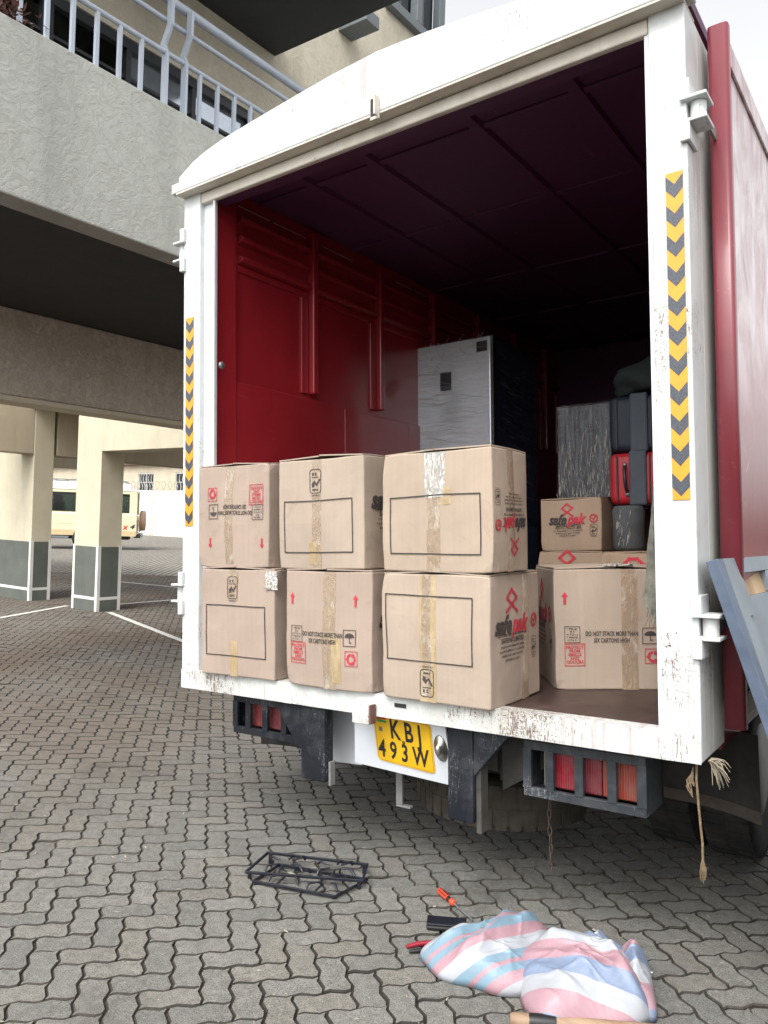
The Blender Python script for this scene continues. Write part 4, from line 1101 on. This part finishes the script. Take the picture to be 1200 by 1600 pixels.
# ------------------------------------------------------------------ furniture and luggage inside
def wavy_box(x0, x1, y0, y1, z0, z1, amp, sc_, n=14):
    """a loose skin of film just off a box"""
    g = G()
    def P(x, y, z, nx, ny, nz):
        k = amp*(1+mnoise.noise(Vector((x*sc_[0], y*sc_[1], z*sc_[2])))); return (x+nx*k, y+ny*k, z+nz*k)
    g.grid(lambda u, v: P(x0+(x1-x0)*u, y0, z0+(z1-z0)*v, 0, -1, 0), n, n*2); g.grid(lambda u, v: P(x1, y0+(y1-y0)*u, z0+(z1-z0)*v, 1, 0, 0), n, n*2)
    g.grid(lambda u, v: P(x0+(x1-x0)*u, y0+(y1-y0)*v, z1, 0, 0, 1), n, n)
    return g
t = thing('refrigerator', 'tall silver refrigerator with navy sides, wrapped in clear stretch film', 'refrigerator', TM @ Matrix.Translation((-.85, 2.02, .0885)))
FH = 2.035; W_ = .335
G().box(-W_-.005, W_-.005, .055, .70, .02, FH-.01).build('cabinet', M_navy, t, .01)
G().box(-W_, W_-.018, 0, .052, .75, FH).build('door', M_silver, t, .008)
G().box(-W_, W_-.018, 0, .052, .03, .742).build('door', M_silver, t, .008)
G().box(W_-.018, W_+.002, .001, .054, .03, FH).build('door_edge', M_darkgrey, t, .004)
G().box(-.075, .012, -.004, -.0005, 1.70, 1.83).build('water_panel', M_darkgrey, t)
G().box(.215, .295, -.004, -.0005, FH-.10, FH-.03).build('dark_label', M_ink, t)
wavy_box(-W_, W_, .0, .70, .75, FH, .006, (7, 7, 30)).build('stretch_film', M_filmh, t)
g = G()
for k in range(150):
    x = rnd.uniform(-.31, .12); z = rnd.uniform(1.05, FH-.03); l = rnd.uniform(.04, .22); s_ = rnd.gauss(-.12, .10)
    g.tube([(x, -.013, z), (min(x+l*.5, .31), -.0155, z+s_*l*.5+.003), (min(x+l, .315), -.013, z+s_*l)], .0008, 4, True, [.0003, rnd.uniform(.0005, .0011), .0003])
for k in range(60):
    y = rnd.uniform(.06, .5); z = rnd.uniform(.95, FH-.05); l = rnd.uniform(.05, .18)
    g.tube([(W_+.006, y, z), (W_+.010, y+l*.5, z-.1*l), (W_+.006, y+l, z-.15*l)], .0007, 4)
for k in range(26):
    x = rnd.uniform(-.3, .31); z = rnd.uniform(FH-.26, FH-.01); a = rnd.gauss(0, .8); l = rnd.uniform(.02, .08)
    d = Vector((math.sin(a)*l, 0, math.cos(a)*l)); g.tube([Vector((x, -.014, z)), Vector((x, -.017, z))+d*.5, Vector((x, -.013, z))+d], .0012, 4)
g.build('film_crease_glint', M_tapebright, t)['kind'] = 'stuff'  # pale tubes along the folds, painted as glints on the film
t = thing('wrapped_slab', 'dark grey flat slab wrapped in clear film with upright creases drawn as pale glints, on the safepak carton', 'wrapped furniture', TM @ Matrix.Translation((.31, 1.50, .960)))
G().box(-.155, .155, 0, .22, 0, .52).build('slab', simple('dark_grey_panel', (.045, .050, .055), .5, var=.2), t, .006)
wavy_box(-.157, .157, -.002, .22, .0, .525, .006, (24, 8, 5)).build('stretch_film', M_filmv, t)
g = G()
for k in range(210):
    x = rnd.uniform(-.148, .150); top = (.34 if x > -.02 else .28)*rnd.random()**1.7; l = rnd.uniform(.012, .075)
    if x < -.02 and rnd.random() < .5: continue
    j = rnd.gauss(0, .004); g.tube([(x, -.0135, top), (x+j, -.0165, top+l*.5), (x+j*1.5, -.0135, top+l)], .0011, 4, True, [.0003, rnd.uniform(.0007, .0019), .0003])
g.build('film_crease_glint', M_tapebright, t)['kind'] = 'stuff'  # upright folds in a pale colour that stands for their glints
t = thing('blanket_roll', 'grey wrapped roll standing on the diamond logo carton below the red suitcase', 'wrapped roll', TM @ Matrix.Translation((.575, 1.42, .674)))
G().lathe([(0, 0), (.07, 0), (.082, .02), (.080, .12), (.083, .21), (.07, .232), (0, .235)], 20).build('roll', M_roll, t)
g = G()
for k in range(26):
    a = R(rnd.uniform(-120, -70)); z = rnd.uniform(0, .18); l = rnd.uniform(.01, .05)
    g.tube([(.084*math.cos(a), .084*math.sin(a), z), (.088*math.cos(a+.05), .088*math.sin(a+.05), z+l/2), (.085*math.cos(a+.08), .085*math.sin(a+.08), z+l)], .0013, 4)
g.build('film_crease_glint', M_tapebright, t)['kind'] = 'stuff'  # glints on the wrapping drawn as short pale tubes
def rounded_case(w, d, h, r):
    bm = bmesh.new(); bmesh.ops.create_cube(bm, size=1.0)
    for v in bm.verts: v.co = Vector((v.co.x*w, v.co.y*d+d/2, v.co.z*h+h/2))
    bmesh.ops.bevel(bm, geom=bm.edges[:], offset=r, segments=4, affect='EDGES', profile=.6)
    for f in bm.faces: f.smooth = True
    me = bpy.data.meshes.new('case'); bm.to_mesh(me); bm.free(); return me
def suitcase(name, label, at, w, d, h, mat, strapx, handle):
    t = thing(name, label, 'suitcase', TM @ Matrix.Translation(at) @ Matrix.Rotation(R(6), 4, 'Z'))
    obj('shell', rounded_case(w, d, h, .05), mat, t)
    G().box(strapx-.045, strapx+.045, -.012, d+.012, -.004, h+.006).build('strap', M_strapgrey, t, .01)
    for px_, rr in ((-w/2+.045, .005), (strapx+.06, .004)): G().tube([(px_, -.004, .02), (px_, -.004, h-.02)], rr, 6).build('piping', M_darkgrey, t)
    if handle:
        x = -w/2+.085; g = G().tube([(x, -.004, .20), (x+.002, -.032, .185), (x+.006, -.036, .13), (x+.010, -.032, .08), (x+.012, -.004, .065)], .009, 8); g.build('handle', M_blackp, t)
        g = G()
        for z in (.21, .055): g.lathe([(0, 0), (.013, 0), (.011, .008), (0, .010)], 10, Matrix.Translation((x+(.0 if z > .1 else .012), -.003, z)) @ Matrix.Rotation(R(90), 4, 'X'))
        g.build('handle_mount', M_steel, t)
    return t
suitcase('suitcase', 'red suitcase with black handle and grey strap, inside by the right post', (.715, 1.42, .912), .47, .32, .275, M_redcase, -.085, True)
suitcase('suitcase', 'dark blue suitcase lying on top of the red one', (.725, 1.44, 1.192), .50, .32, .30, M_bluecase, -.09, False)
bm = bmesh.new(); bmesh.ops.create_icosphere(bm, subdivisions=4, radius=1)
for v in bm.verts:
    n_ = mnoise.noise(v.co*1.7); n2 = mnoise.noise(v.co*5)
    v.co = Vector((v.co.x*.27, v.co.y*.2, max(-.06, v.co.z*.15)))*(1+.25*n_+.08*n2)
zmin = min(v.co.z for v in bm.verts)
for v in bm.verts: v.co.z -= zmin
for f in bm.faces: f.smooth = True
me = bpy.data.meshes.new('sack'); bm.to_mesh(me); bm.free()
o = obj('cloth_bundle', me, M_greenbag); o.matrix_world = TM @ Matrix.Translation((.74, 1.60, 1.497)); tag(o, 'dark green cloth bundle on top of the blue suitcase', 'bundle')
o = G().box(-.2, .2, 0, .3, 0, 1.3).build('dark_cabinet', M_navy, None, .01, TM @ Matrix.Translation((-.10, 3.4, .0885))); tag(o, 'dark cabinet standing deep inside behind the refrigerator', 'cabinet')
o = G().box(-.22, .30, 0, .5, 0, .82).build('dark_crate', simple('dark_brown_wood', (.03, .018, .014), .6), None, .008, TM @ Matrix.Translation((.72, 1.78, .0885))); tag(o, 'dark brown crate behind the diamond logo carton under the suitcases', 'crate')
# hanging frayed strap inside the right post
def strap_pt(u, v):
    z = 1.33-.87*v; w = (.008+.030*max(0, (v-.45)/.55)**.8)*(1 if v < .93 else (1-v)/.07+.25)
    c_ = 1.098-.018*max(0, (v-.5)*2)
    return Vector((c_+(u-.5)*2*w+.004*mnoise.noise(Vector((v*30, u*4, 2))), .105-.012*v+.014*mnoise.noise(Vector((u*5, v*9, 5))), z-.02*abs(mnoise.noise(Vector((u*9, 3, 1))))*(v > .9)))
g = G().grid(strap_pt, 8, 60)
for k in range(16):
    u = rnd.random(); a = strap_pt(u, .97); g.tube([a, a+Vector((rnd.gauss(0, .004), 0, -.02)), a+Vector((rnd.gauss(0, .010), 0, -rnd.uniform(.03, .07)))], .0012, 4)
o = g.build('frayed_strap', M_strapold, None, 0, TM); tag(o, 'frayed grey cloth strap hanging inside the right door post', 'strap')
# ------------------------------------------------------------------ things on the ground behind the truck
RX, RY = ri.x, ri.y
rl = math.hypot(RX, RY); RX /= rl; RY /= rl
def gp(a, b, z=0.0): return Vector((a*RX-b*RY, a*RY+b*RX, z))     # a to the right, b away, on the ground from under the camera
def pan_support(label, cs, z0, tilt):
    """cs: four ground corners; a frame of bars with bent fingers, on stub feet"""
    t = thing('pan_support', label, 'pan support', Matrix.Translation((*cs[0], 0)), 'cooker pan supports on the ground')
    o = Vector((*cs[0], 0)); C = [Vector((*c, z0+dz))-o for c, dz in zip(cs, tilt)]
    for k in range(4):
        a, b = C[k], C[(k+1) % 4]; d = (b-a).normalized()
        n_ = d.cross(Vector((0, 0, 1)))*.004; h_ = Vector((0, 0, .006))
        G().hexa([a-n_-h_, a+n_-h_, a+n_+h_, a-n_+h_], [b-n_-h_, b+n_-h_, b+n_+h_, b-n_+h_]).build('frame_bar', M_iron, t, .0015)
    P = lambda u, v: C[0].lerp(C[3], u).lerp(C[1].lerp(C[2], u), v)
    for cu in (.27, .73):
        for k in range(4):
            a = R(45+90*k)+.2; e = P(cu+.23*math.cos(a), .5+.46*math.sin(a)); i_ = P(cu+.07*math.cos(a), .5+.14*math.sin(a)); m_ = e.lerp(i_, .5)+Vector((.012*math.sin(a), .012*math.cos(a), .012))
            G().tube([e, e.lerp(m_, .5)+Vector((0, 0, .010)), m_+Vector((0, 0, .004)), i_+Vector((0, 0, .014))], .0052, 6, True, [.006, .006, .005, .004]).build('finger', M_iron, t)
        for s_ in (0, 1):
            a = P(cu, s_*.94+.03); b = P(cu, .5+(s_-.5)*.35); G().tube([a, a.lerp(b, .5)+Vector((.010, 0, .016)), b+Vector((0, 0, .010))], .005, 6).build('finger', M_iron, t)
    for k in range(4):
        f = C[k]*.94+(C[0]+C[1]+C[2]+C[3])*.015; G().tube([(f.x, f.y, .001), (f.x, f.y, f.z)], .008, 8, True).build('foot', M_iron, t)
    return t
pan_support('black iron cooker pan support lying flat underneath another on the pavers', [(-2.300, 2.335), (-2.325, 2.520), (-1.945, 2.650), (-1.955, 2.452)], .012, (.0, .0, .0, .0))
pan_support('black iron cooker pan support resting crookedly on top of the other one', [(-2.363, 2.351), (-2.400, 2.522), (-1.990, 2.712), (-1.925, 2.588)], .030, (-.004, .012, .012, .006))

def sack_mat(name, seq):
    m = Mat(name)
    at = m.n('ShaderNodeAttribute'); at.attribute_name = 'stripe'
    s = m.math('ADD', at.outputs['Fac'], m.math('MULTIPLY', m.noise(6, 3), .05))
    fr_ = m.math('FRACT', s)
    nd = m.n('ShaderNodeValToRGB'); m.put(nd.inputs[0], fr_); nd.color_ramp.interpolation = 'CONSTANT'
    e = nd.color_ramp.elements
    while len(e) < len(seq): e.new(.5)
    for q, (p, c) in zip(e, seq): q.position = p; q.color = (*c, 1)
    k = nd.outputs[0]
    w1 = m.n('ShaderNodeTexChecker'); m.put(w1.inputs[0], m.co(rot=(0, 0, .5))); w1.inputs['Scale'].default_value = 220
    k = m.mix(m.math('MULTIPLY', w1.outputs['Fac'], .18), k, (.34, .35, .39))
    k = m.mix(m.ramp(m.noise(16, 5, .7), [(.52, 0), (.75, .25)]), k, (.35, .34, .34))
    cre = m.ramp(m.noise(1, 5, .7, m.co(scale=(17, 17, 17)), 1.6), [(.40, 0), (.5, 1), (.6, .1)])
    nm = m.bump(w1.outputs['Fac'], .25, .001); nm = m.bump(m.noise(1, 4, .6, m.co(scale=(14, 40, 14))), .35, .008, nm)
    return m.done(m.bsdf(color=k, rough=.42, spec=.45, normal=nm))
PK, BL, WH, TB = (.35, .195, .225), (.165, .215, .32), (.35, .365, .39), (.155, .255, .325)
M_sack1 = sack_mat('teal_pink_white_woven_plastic', [(0, WH), (.30, PK), (.52, TB), (.70, PK), (.80, TB)])
M_sack2 = sack_mat('blue_pink_white_woven_plastic', [(0, WH), (.31, BL), (.62, PK)])
def sack(name, label, ca_, cb_, la, lb, H, outline, sth, freq, off, mat, seed, ridges=(), bend=0.0, z0=0.0, fold=.5):
    """a slack half empty sack: a height field over an uneven outline, with creases"""
    me_g = G(); nr, na = 60, 150; st_ = []
    def pt(r, a):
        k = outline(a); rr = r*k
        x, y = la*rr*math.cos(a), lb*rr*math.sin(a)
        dome = max(0.0, 1-r**2.6)**.55
        z = H*dome*(1+.34*mnoise.noise(Vector((x*7+seed, y*7, 1))))
        for (ax, ay, dx, dy, wd, dep) in ridges:
            t = (x-ax)*dy-(y-ay)*dx; al = (x-ax)*dx+(y-ay)*dy
            if al > -.03: z += dep*math.exp(-(t/wd)**2)*dome*min(1, (al+.03)/.06)
        cx_, sx_ = math.cos(fold), math.sin(fold); ul, vl = (x*cx_+y*sx_)*.38, (y*cx_-x*sx_)
        wv = .03*mnoise.noise(Vector((x*6, y*6, seed+2)))
        rg = lambda f_, o_: 1-min(1, abs(mnoise.noise(Vector((ul*f_+seed+o_, (vl+wv)*f_-o_, o_))))*2.4)
        z += dome*(.014*rg(6, 1.0)**2+.013*rg(12, 5.0)**4+.007*rg(24, 9.0)**4-.008)
        x += .014*mnoise.noise(Vector((x*9, y*9, seed+4.0))); y += .014*mnoise.noise(Vector((x*9, y*9, seed+8.0)))
        return x, y, max(z, .0)+z0+.003
    vs = []
    for i in range(nr+1):
        for j in range(na):
            a = 2*math.pi*j/na; x, y, z = pt(i/nr, a); vs.append((x, y, z))
            st_.append(((x+bend*y*y)*math.cos(sth)+y*math.sin(sth)+z*.55)*freq+off)
    fs = []
    for i in range(nr):
        for j in range(na):
            fs.append((i*na+j, (i+1)*na+j, (i+1)*na+(j+1) % na, i*na+(j+1) % na))
    # underside
    o = len(vs); vs.append((0, 0, z0+.001)); st_.append(0)
    for j in range(na): fs.append((nr*na+(j+1) % na, nr*na+j, o))
    me_g.add(vs, fs, True)
    me = me_g.mesh(name); at = me.attributes.new('stripe', 'FLOAT', 'POINT'); at.data.foreach_set('value', st_)
    ob = obj(name, me, mat)
    ob.matrix_world = Matrix.Translation(gp(ca_, cb_)) @ Matrix.Rotation(math.atan2(RY, RX), 4, 'Z')
    if label: tag(ob, label, 'sack')
    return ob
def out1(a):
    c, s = math.cos(a), math.sin(a)
    return (abs(c)**2.6+abs(s)**2.6)**(-1/2.6)*(1-.10*math.cos(3*a+.6)+.03*math.sin(7*a))*(1+.16*max(0, math.cos(a-.75))**6)
def out2(a):
    c, s = math.cos(a), math.sin(a)
    return (abs(c)**3.4+abs(s)**3.4)**(-1/3.4)*(1-.03*math.cos(2*a+1.2)+.02*math.sin(5*a+1))
sack('woven_sack', 'striped woven plastic sack in teal, pink and white, left of the two', .435, 2.70, .235, .160, .110, out1, R(118), 5.6, .12, M_sack1, 3.0, ((-.15, -.10, .80, .60, .03, .030), (-.20, .02, .93, .36, .025, .024), (.10, .05, .5, .86, .02, .028)), .8)
o2 = sack('woven_sack', 'striped woven plastic sack in blue, pink and white, right of the two', .700, 2.565, .215, .205, .135, out2, R(70), 4.5, .55, M_sack2, 9.0, ((-.12, .10, .9, -.42, .03, .022), (.05, .12, .3, -.95, .02, .026), (-.05, -.10, .8, .1, .03, .018)), -.6, 0.0, -.6)
# gathered mouth of the right sack: an overhanging fold with its own run of stripes
fo = sack('gathered_mouth', None, 0, 0, .085, .170, .100, lambda a: 1-.10*math.cos(3*a), R(112), 4.5, .20, M_sack2, 15.0, ((0, -.1, .15, .98, .02, .03),), 0, .004)
fo.parent = o2; fo.matrix_local = Matrix.Translation((.155, .015, .0)) @ Matrix.Rotation(R(-6), 4, 'Z')
kn = sack('knotted_corner', None, 0, 0, .052, .045, .055, lambda a: 1+.2*math.cos(3*a), R(30), 5, .1, M_sack2, 21.0); kn.parent = o2; kn.matrix_local = Matrix.Translation((.085, .125, .060))
g = G().tube([(.20, .12, .05), (.225, .10, .03), (.24, .09, .022), (.262, .093, .02)], .003, 5); g.build('loose_tie', M_platewhite, o2)
# screwdriver, black case, pliers
def along(a, b): return Vector(a), Vector(b)
A, B, C_ = Vector((-1.662, 2.766, .014)), Vector((-1.555, 2.706, .014)), Vector((-1.44, 2.652, .008))
sdv = thing('screwdriver', 'screwdriver with an orange and black handle beside the left sack', 'screwdriver', Matrix.Translation((A.x, A.y, 0)))
o_ = Vector((A.x, A.y, 0)); A, B, C_ = A-o_, B-o_, C_-o_; P = lambda t: A.lerp(B, t)
G().tube([P(0), P(.04), P(.2), P(.45), P(.62)], .014, 12, True, [.008, .0125, .0138, .0128, .0115]).build('handle', M_orange, sdv)
G().tube([P(.615), P(.74), P(.80)], .010, 12, True, [.0105, .0085, .009]).build('grip_neck', M_blackp, sdv)
G().tube([P(.795), P(.86), P(.97), P(1)], .012, 12, True, [.010, .0128, .0128, .009]).build('collar', M_orange, sdv)
g = G()
for k in range(3):
    a = R(40+50*k); off_ = Vector((-.5*math.cos(a), -.86*math.cos(a), math.sin(a)))*.0122; g.tube([P(.08)+off_*.9, P(.3)+off_*1.06, P(.58)+off_*.95], .0028, 6)
g.build('grip_ridges', M_blackp, sdv)
G().tube([B, C_], .0032, 8).build('shaft', M_steel, sdv)
M_ = Matrix.Translation((-1.515, 2.535, 0)) @ Matrix.Rotation(R(30), 4, 'Z')
bc = thing('tool_case', 'small black tool case half under the left sack', 'case', M_)
G().box(-.050, .10, -.032, .036, .002, .022).build('case_body', M_blackp, bc, .008); G().box(-.048, .10, -.030, .034, .0225, .029).build('case_lid', M_iron, bc, .006)
M_ = Matrix.Translation((-1.455, 2.41, 0)) @ Matrix.Rotation(R(52), 4, 'Z')
pl2 = thing('pliers', 'pliers with dark red grips sticking out from under the left sack', 'pliers', M_)
for s_ in (-1, 1): G().tube([(-.105, s_*.016, .008), (-.06, s_*.021, .010), (.0, s_*.012, .012), (.04, s_*.004, .012)], .008, 8, True, [.006, .009, .009, .006]).build('grip', M_redp if s_ > 0 else M_blackp, pl2)
G().box(.035, .09, -.012, .012, .004, .018).build('jaws', M_steel, pl2, .003)
# wooden handle with black tape at the bottom edge
a, b = Vector((-1.045, 2.182, .022)), Vector((-.485, 2.520, .022)); d = (b-a)
hd_ = thing('wooden_handle', 'pale wooden tool handle bound with black tape in front of the right sack', 'tool handle', Matrix.Translation((a.x, a.y, 0)))
o_ = Vector((a.x, a.y, 0)); a, b = a-o_, b-o_
G().tube([a, a.lerp(b, .02), a.lerp(b, .5), b], .021, 14, True, [.017, .021, .0205, .021]).build('shaft', M_handle, hd_)
G().tube([a.lerp(b, .085), a.lerp(b, .10), a.lerp(b, .19), a.lerp(b, .21)], .023, 14, True, [.0220, .0228, .0226, .0218]).build('black_tape', M_blackp, hd_)

# ------------------------------------------------------------------ grey tailboard leaning by the right side
TBM = TM @ Matrix.Translation((1.292, .0, .652)) @ Matrix.Rotation(R(-2.0), 4, 'Z') @ Matrix.Rotation(R(-17.3), 4, 'Y')
tb = thing('tailboard', 'blue grey metal tailboard leaning against the folded right door', 'tailboard', TBM)
# local: x outwards, y along the truck, z up the slope; top edge at z = 0
H_ = 1.44
G().box(-.018, .020, .001, .065, -H_, -.0).build('edge_frame', M_greyedge, tb, .003)
G().box(-.020, .0205, .067, 1.55, -.055, -.001).build('top_frame', M_greyboard, tb)
G().box(-.018, .0205, .067, .16, -H_, -.1996).build('inner_stile', M_greyboard, tb)
G().box(-.018, .012, .161, .235, -H_, -.20).build('inner_step', M_greyboard, tb, .004)
G().box(-.018, .004, .236, 1.55, -H_, -.135).build('panel', M_greyboard, tb, .004)
G().box(-.020, .0205, .067, .24, -.1995, -.0551).build('slot_end', M_greyboard, tb)
G().box(-.020, .0205, .62, 1.55, -.134, -.056).build('slot_end', M_greyboard, tb, .004)
G().box(-.020, -.004, .24, .62, -.134, -.056).build('wood_batten', M_wood, tb)
G().box(-.05, -.019, .30, .38, -H_+.1, -.62).build('wood_batten', M_wood, tb, .003)

# ------------------------------------------------------------------ rope and chain under the rear frame
def ropeg(pts, r, n=9, strands=3, turns=26):
    g = G(); pts = [Vector(p) for p in pts]
    def at(t): k = t*(len(pts)-1); i = min(int(k), len(pts)-2); return pts[i].lerp(pts[i+1], k-i)
    for s_ in range(strands):
        q = []
        for k in range(120):
            t = k/119; a = 2*math.pi*(t*turns+s_/strands); q.append(at(t)+Vector((math.cos(a), math.sin(a), 0))*r*.55)
        g.tube(q, r*.62, 5)
    return g
g = ropeg([(1.222, .05, .005), (1.223, .035, -.06), (1.229, .035, -.16), (1.236, .04, -.26), (1.236, .04, -.335)], .0040)
for k in range(26):
    a = rnd.uniform(0, 6.28); s_ = rnd.uniform(.2, .7); x0, y0, z0 = 1.236, .04, -.325+rnd.uniform(0, .03)
    g.tube([(x0, y0, z0), (x0+.014*s_*math.cos(a), y0+.014*s_*math.sin(a), z0-.025), (x0+.012*s_*math.cos(a), y0+.012*s_*math.sin(a), z0-rnd.uniform(.04, .075))], .0011, 4)
for k in range(8): g.tube([(1.215, .03, -.02-.005*k), (1.205+rnd.gauss(0, .006), .03, -.05-.005*k), (1.207+rnd.gauss(0, .006), .03, -.075-.006*k)], .002, 4)
o = g.build('hanging_rope', M_rope, None, 0, TM); tag(o, 'thin tan rope hanging from the right corner of the rear frame', 'rope')
g = G()
for k in range(30):
    a = R(rnd.uniform(-70, 25)); l = rnd.uniform(.03, .085); y0 = .10+rnd.gauss(0, .012)
    p0 = Vector((1.252, y0, -.005)); d = Vector((math.cos(a)*l*.8, rnd.gauss(0, .03), math.sin(a)*l)); c = Vector((0, 0, -rnd.uniform(.01, .05)))
    g.tube([p0, p0+d*.35+c*.1, p0+d*.75+c*.45, p0+d+c], .0012, 4, True, [.002, .0016, .0012, .0007])
o = g.build('rope_tuft', M_fray, None, 0, TM); tag(o, 'pale frayed rope tuft sticking out under the right corner', 'rope')
g = G()
for k in range(11):
    z = -.23-.034*k; Mx = Matrix.Translation((.592+.003*math.sin(k), .31, z)) @ Matrix.Rotation(R(90*(k % 2)+rnd.gauss(0, 9)), 4, 'Z')
    q = [Mx @ Vector((.008*math.cos(2*math.pi*t/14), 0, .020*math.sin(2*math.pi*t/14))) for t in range(15)]; g.tube(q, .0026, 6, False)
o = g.build('hanging_chain', M_rust, None, 0, TM); tag(o, 'short rusty chain hanging beneath the right tail lamp cage', 'chain')

# ------------------------------------------------------------------ off-road vehicle parked beyond the pillars (side towards the camera)
M_carc = painted('pale_sand_car_paint', (.68, .64, .42), .32, chips=.80, grime=(.50, .40, .26), grimey=.25, coat=.5)
M_carw = simple('white_roof_paint', (.78, .78, .74), .35, var=.05)
M_tancar = simple('tan_lower_car_paint', (.55, .42, .24), .4, var=.08)
car = thing('off_road_vehicle', 'pale sand coloured off-road vehicle with a white pop-up roof and rear spare wheel', 'car', Matrix.Translation(gp(-9.85, 31.0)) @ Matrix.Rotation(math.atan2(RY, RX)+R(14), 4, 'Z') @ Matrix.Scale(1.15, 4))
# local x from the rear end (0) to the front (negative), y from 0 (near side) to the far side
D_ = 1.75; XF = -5.0
G().prism([(XF, .50), (XF-.05, .85), (XF+.15, 1.12), (XF+1.35, 1.24), (-.02, 1.24), (0, 1.1), (0, .50)], 'y', 0, D_).build('body', M_carc, car, .04)
G().box(XF+.3, -.03, -.006, D_+.006, .47, .66).build('paint_band', M_tancar, car, .003)
G().box(XF+1.4, -2.2, -.05, .12, .36, .44).build('side_step', M_greyframe, car, .01)
Z0, Z1 = 1.24, 2.03
wins_ = [(-3.72, -2.95), (-2.80, -1.78), (-1.50, -.27)]
cabin = G(); edges = [XF+1.5-.2]+[q for w_ in wins_ for q in w_]+[-.03]
for yy0, yy1 in ((.05, .10), (D_-.10, D_-.05)):
    for k in range(0, len(edges), 2): cabin.box(edges[k], edges[k+1], yy0, yy1, Z0-.02, Z1)
    cabin.box(edges[0]+.002, edges[-1]-.002, yy0+.002, yy1-.002, Z0-.02, Z0+.04); cabin.box(edges[0]+.002, edges[-1]-.002, yy0+.002, yy1-.002, Z1-.10, Z1)
for xx in (edges[0], -.09): cabin.box(xx, xx+.06, .101, .24, Z0, Z1); cabin.box(xx, xx+.06, D_-.24, D_-.101, Z0, Z1)
cabin.box(edges[0]+.02, -.04, .11, D_-.11, Z1-.04, Z1-.002)
cabin.build('cabin_frame', M_carc, car, .015)
for (a, b) in wins_:
    for yy in (.062, D_-.070):
        f = G(); f.box(a, b, yy-.02, yy-.008, Z0+.041, Z0+.070); f.box(a, b, yy-.02, yy-.008, Z1-.130, Z1-.101); f.box(a, a+.035, yy-.02, yy-.008, Z0+.071, Z1-.131); f.box(b-.035, b, yy-.02, yy-.008, Z0+.071, Z1-.131)
        w_ = f.build('window_seal', M_blackp, car)
        G().box(a+.01, b-.01, yy, yy+.006, Z0+.04, Z1-.10).build('pane', M_cglass, w_)
G().box(-.072, -.066, .25, D_-.25, Z0, Z1-.1).build('rear_window', M_cglass, car)
G().box(edges[0]+.03, edges[0]+.036, .25, D_-.25, Z0, Z1-.1).build('windscreen', M_cglass, car)
for xx in (-3.5, -2.7, -1.95, -.95):
    for yy in (.25, 1.0):
        G().box(xx, xx+.12, yy, yy+.48, .95, 1.62).build('seat_back', M_darkgrey, car, .04); G().box(xx-.02, xx+.08, yy+.13, yy+.35, 1.64, 1.84).build('headrest', M_darkgrey, car, .03)
G().box(edges[0]-.02, .0, .03, D_-.03, Z1, Z1+.05).build('roof', M_carw, car, .02)
G().box(edges[0]+.2, -.25, .12, D_-.12, Z1+.051, Z1+.27).build('pop_up_roof', M_carw, car, .05)
for xa, xb in ((-3.3, -1.9), (-1.35, -.3)):
    g = G()
    for yy in (.14, D_-.14): g.tube([(xa, yy, Z1+.20), (xa+.1, yy, Z1+.34), (xb-.1, yy, Z1+.34), (xb, yy, Z1+.20)], .016, 6)
    for k in range(4): x = xa+.15+(xb-xa-.3)*k/3; g.tube([(x, .14, Z1+.335), (x, D_-.14, Z1+.335)], .014, 6)
    g.build('roof_rack', M_greyframe, car)
G().box(XF+.4, .001, -.004, .0, .86, .872).build('body_crease', M_tancar, car)
for xx in (-3.85, -2.88, -1.64): G().box(xx, xx+.010, -.004, .001, .67, 1.24).build('door_gap', M_greyframe, car)
G().box(-.10, .12, .04, D_-.04, .42, .56).build('rear_bumper', M_blackp, car, .02)
for yy in (.01, D_-.16): G().box(.001, .035, yy, yy+.15, .60, 1.05).build('tail_lamp', M_lensr, car, .01)
G().lathe([(0, .0), (.28, .0), (.35, .02), (.37, .08), (.35, .20), (.2, .22), (0, .22)], 28, Matrix.Translation((.03, .95, 1.02)) @ Matrix.Rotation(R(90), 4, 'Y')).build('spare_wheel_cover', simple('tan_wheel_cover', (.42, .27, .17), .5, var=.1), car)
ct = G().lathe([(.20, -.11), (.34, -.12), (.385, -.09), (.385, .09), (.34, .12), (.20, .11)], 32).mesh('car_tyre'); ct.materials.append(M_tyre)
crm = G().lathe([(0, -.05), (.10, -.05), (.18, -.09), (.21, -.11), (.21, .11), (0, .11)], 24).mesh('car_rim'); crm.materials.append(M_steel)
for xx in (-4.15, -1.72):
    for yy in (.10, D_-.10):
        w_ = obj('wheel', ct, None, car, 0, Matrix.Translation((xx, yy, .386)) @ Matrix.Rotation(R(90), 4, 'X')); obj('rim', crm, None, w_)
G().box(XF+.5, -.3, .4, D_-.4, .34, .49).build('underbody', M_chassis, car)
G().box(-1.28, -1.25, .0, .28, .22, .49).build('mud_flap', M_flap, car)
cf = lambda u, v, l: (u, -l, v)
for x_ in (-.61, -.17): Print().text('4', x_, .80, .22, .35, .03, 1.25).build('decal', cf, M_ink, car, .006)
Print().text('x', -.39, .785, .24, .2, .04, 1.1).build('decal_cross', cf, simple('red_decal', (.5, .02, .02), .5), car, .006)
bpy.context.view_layer.update()
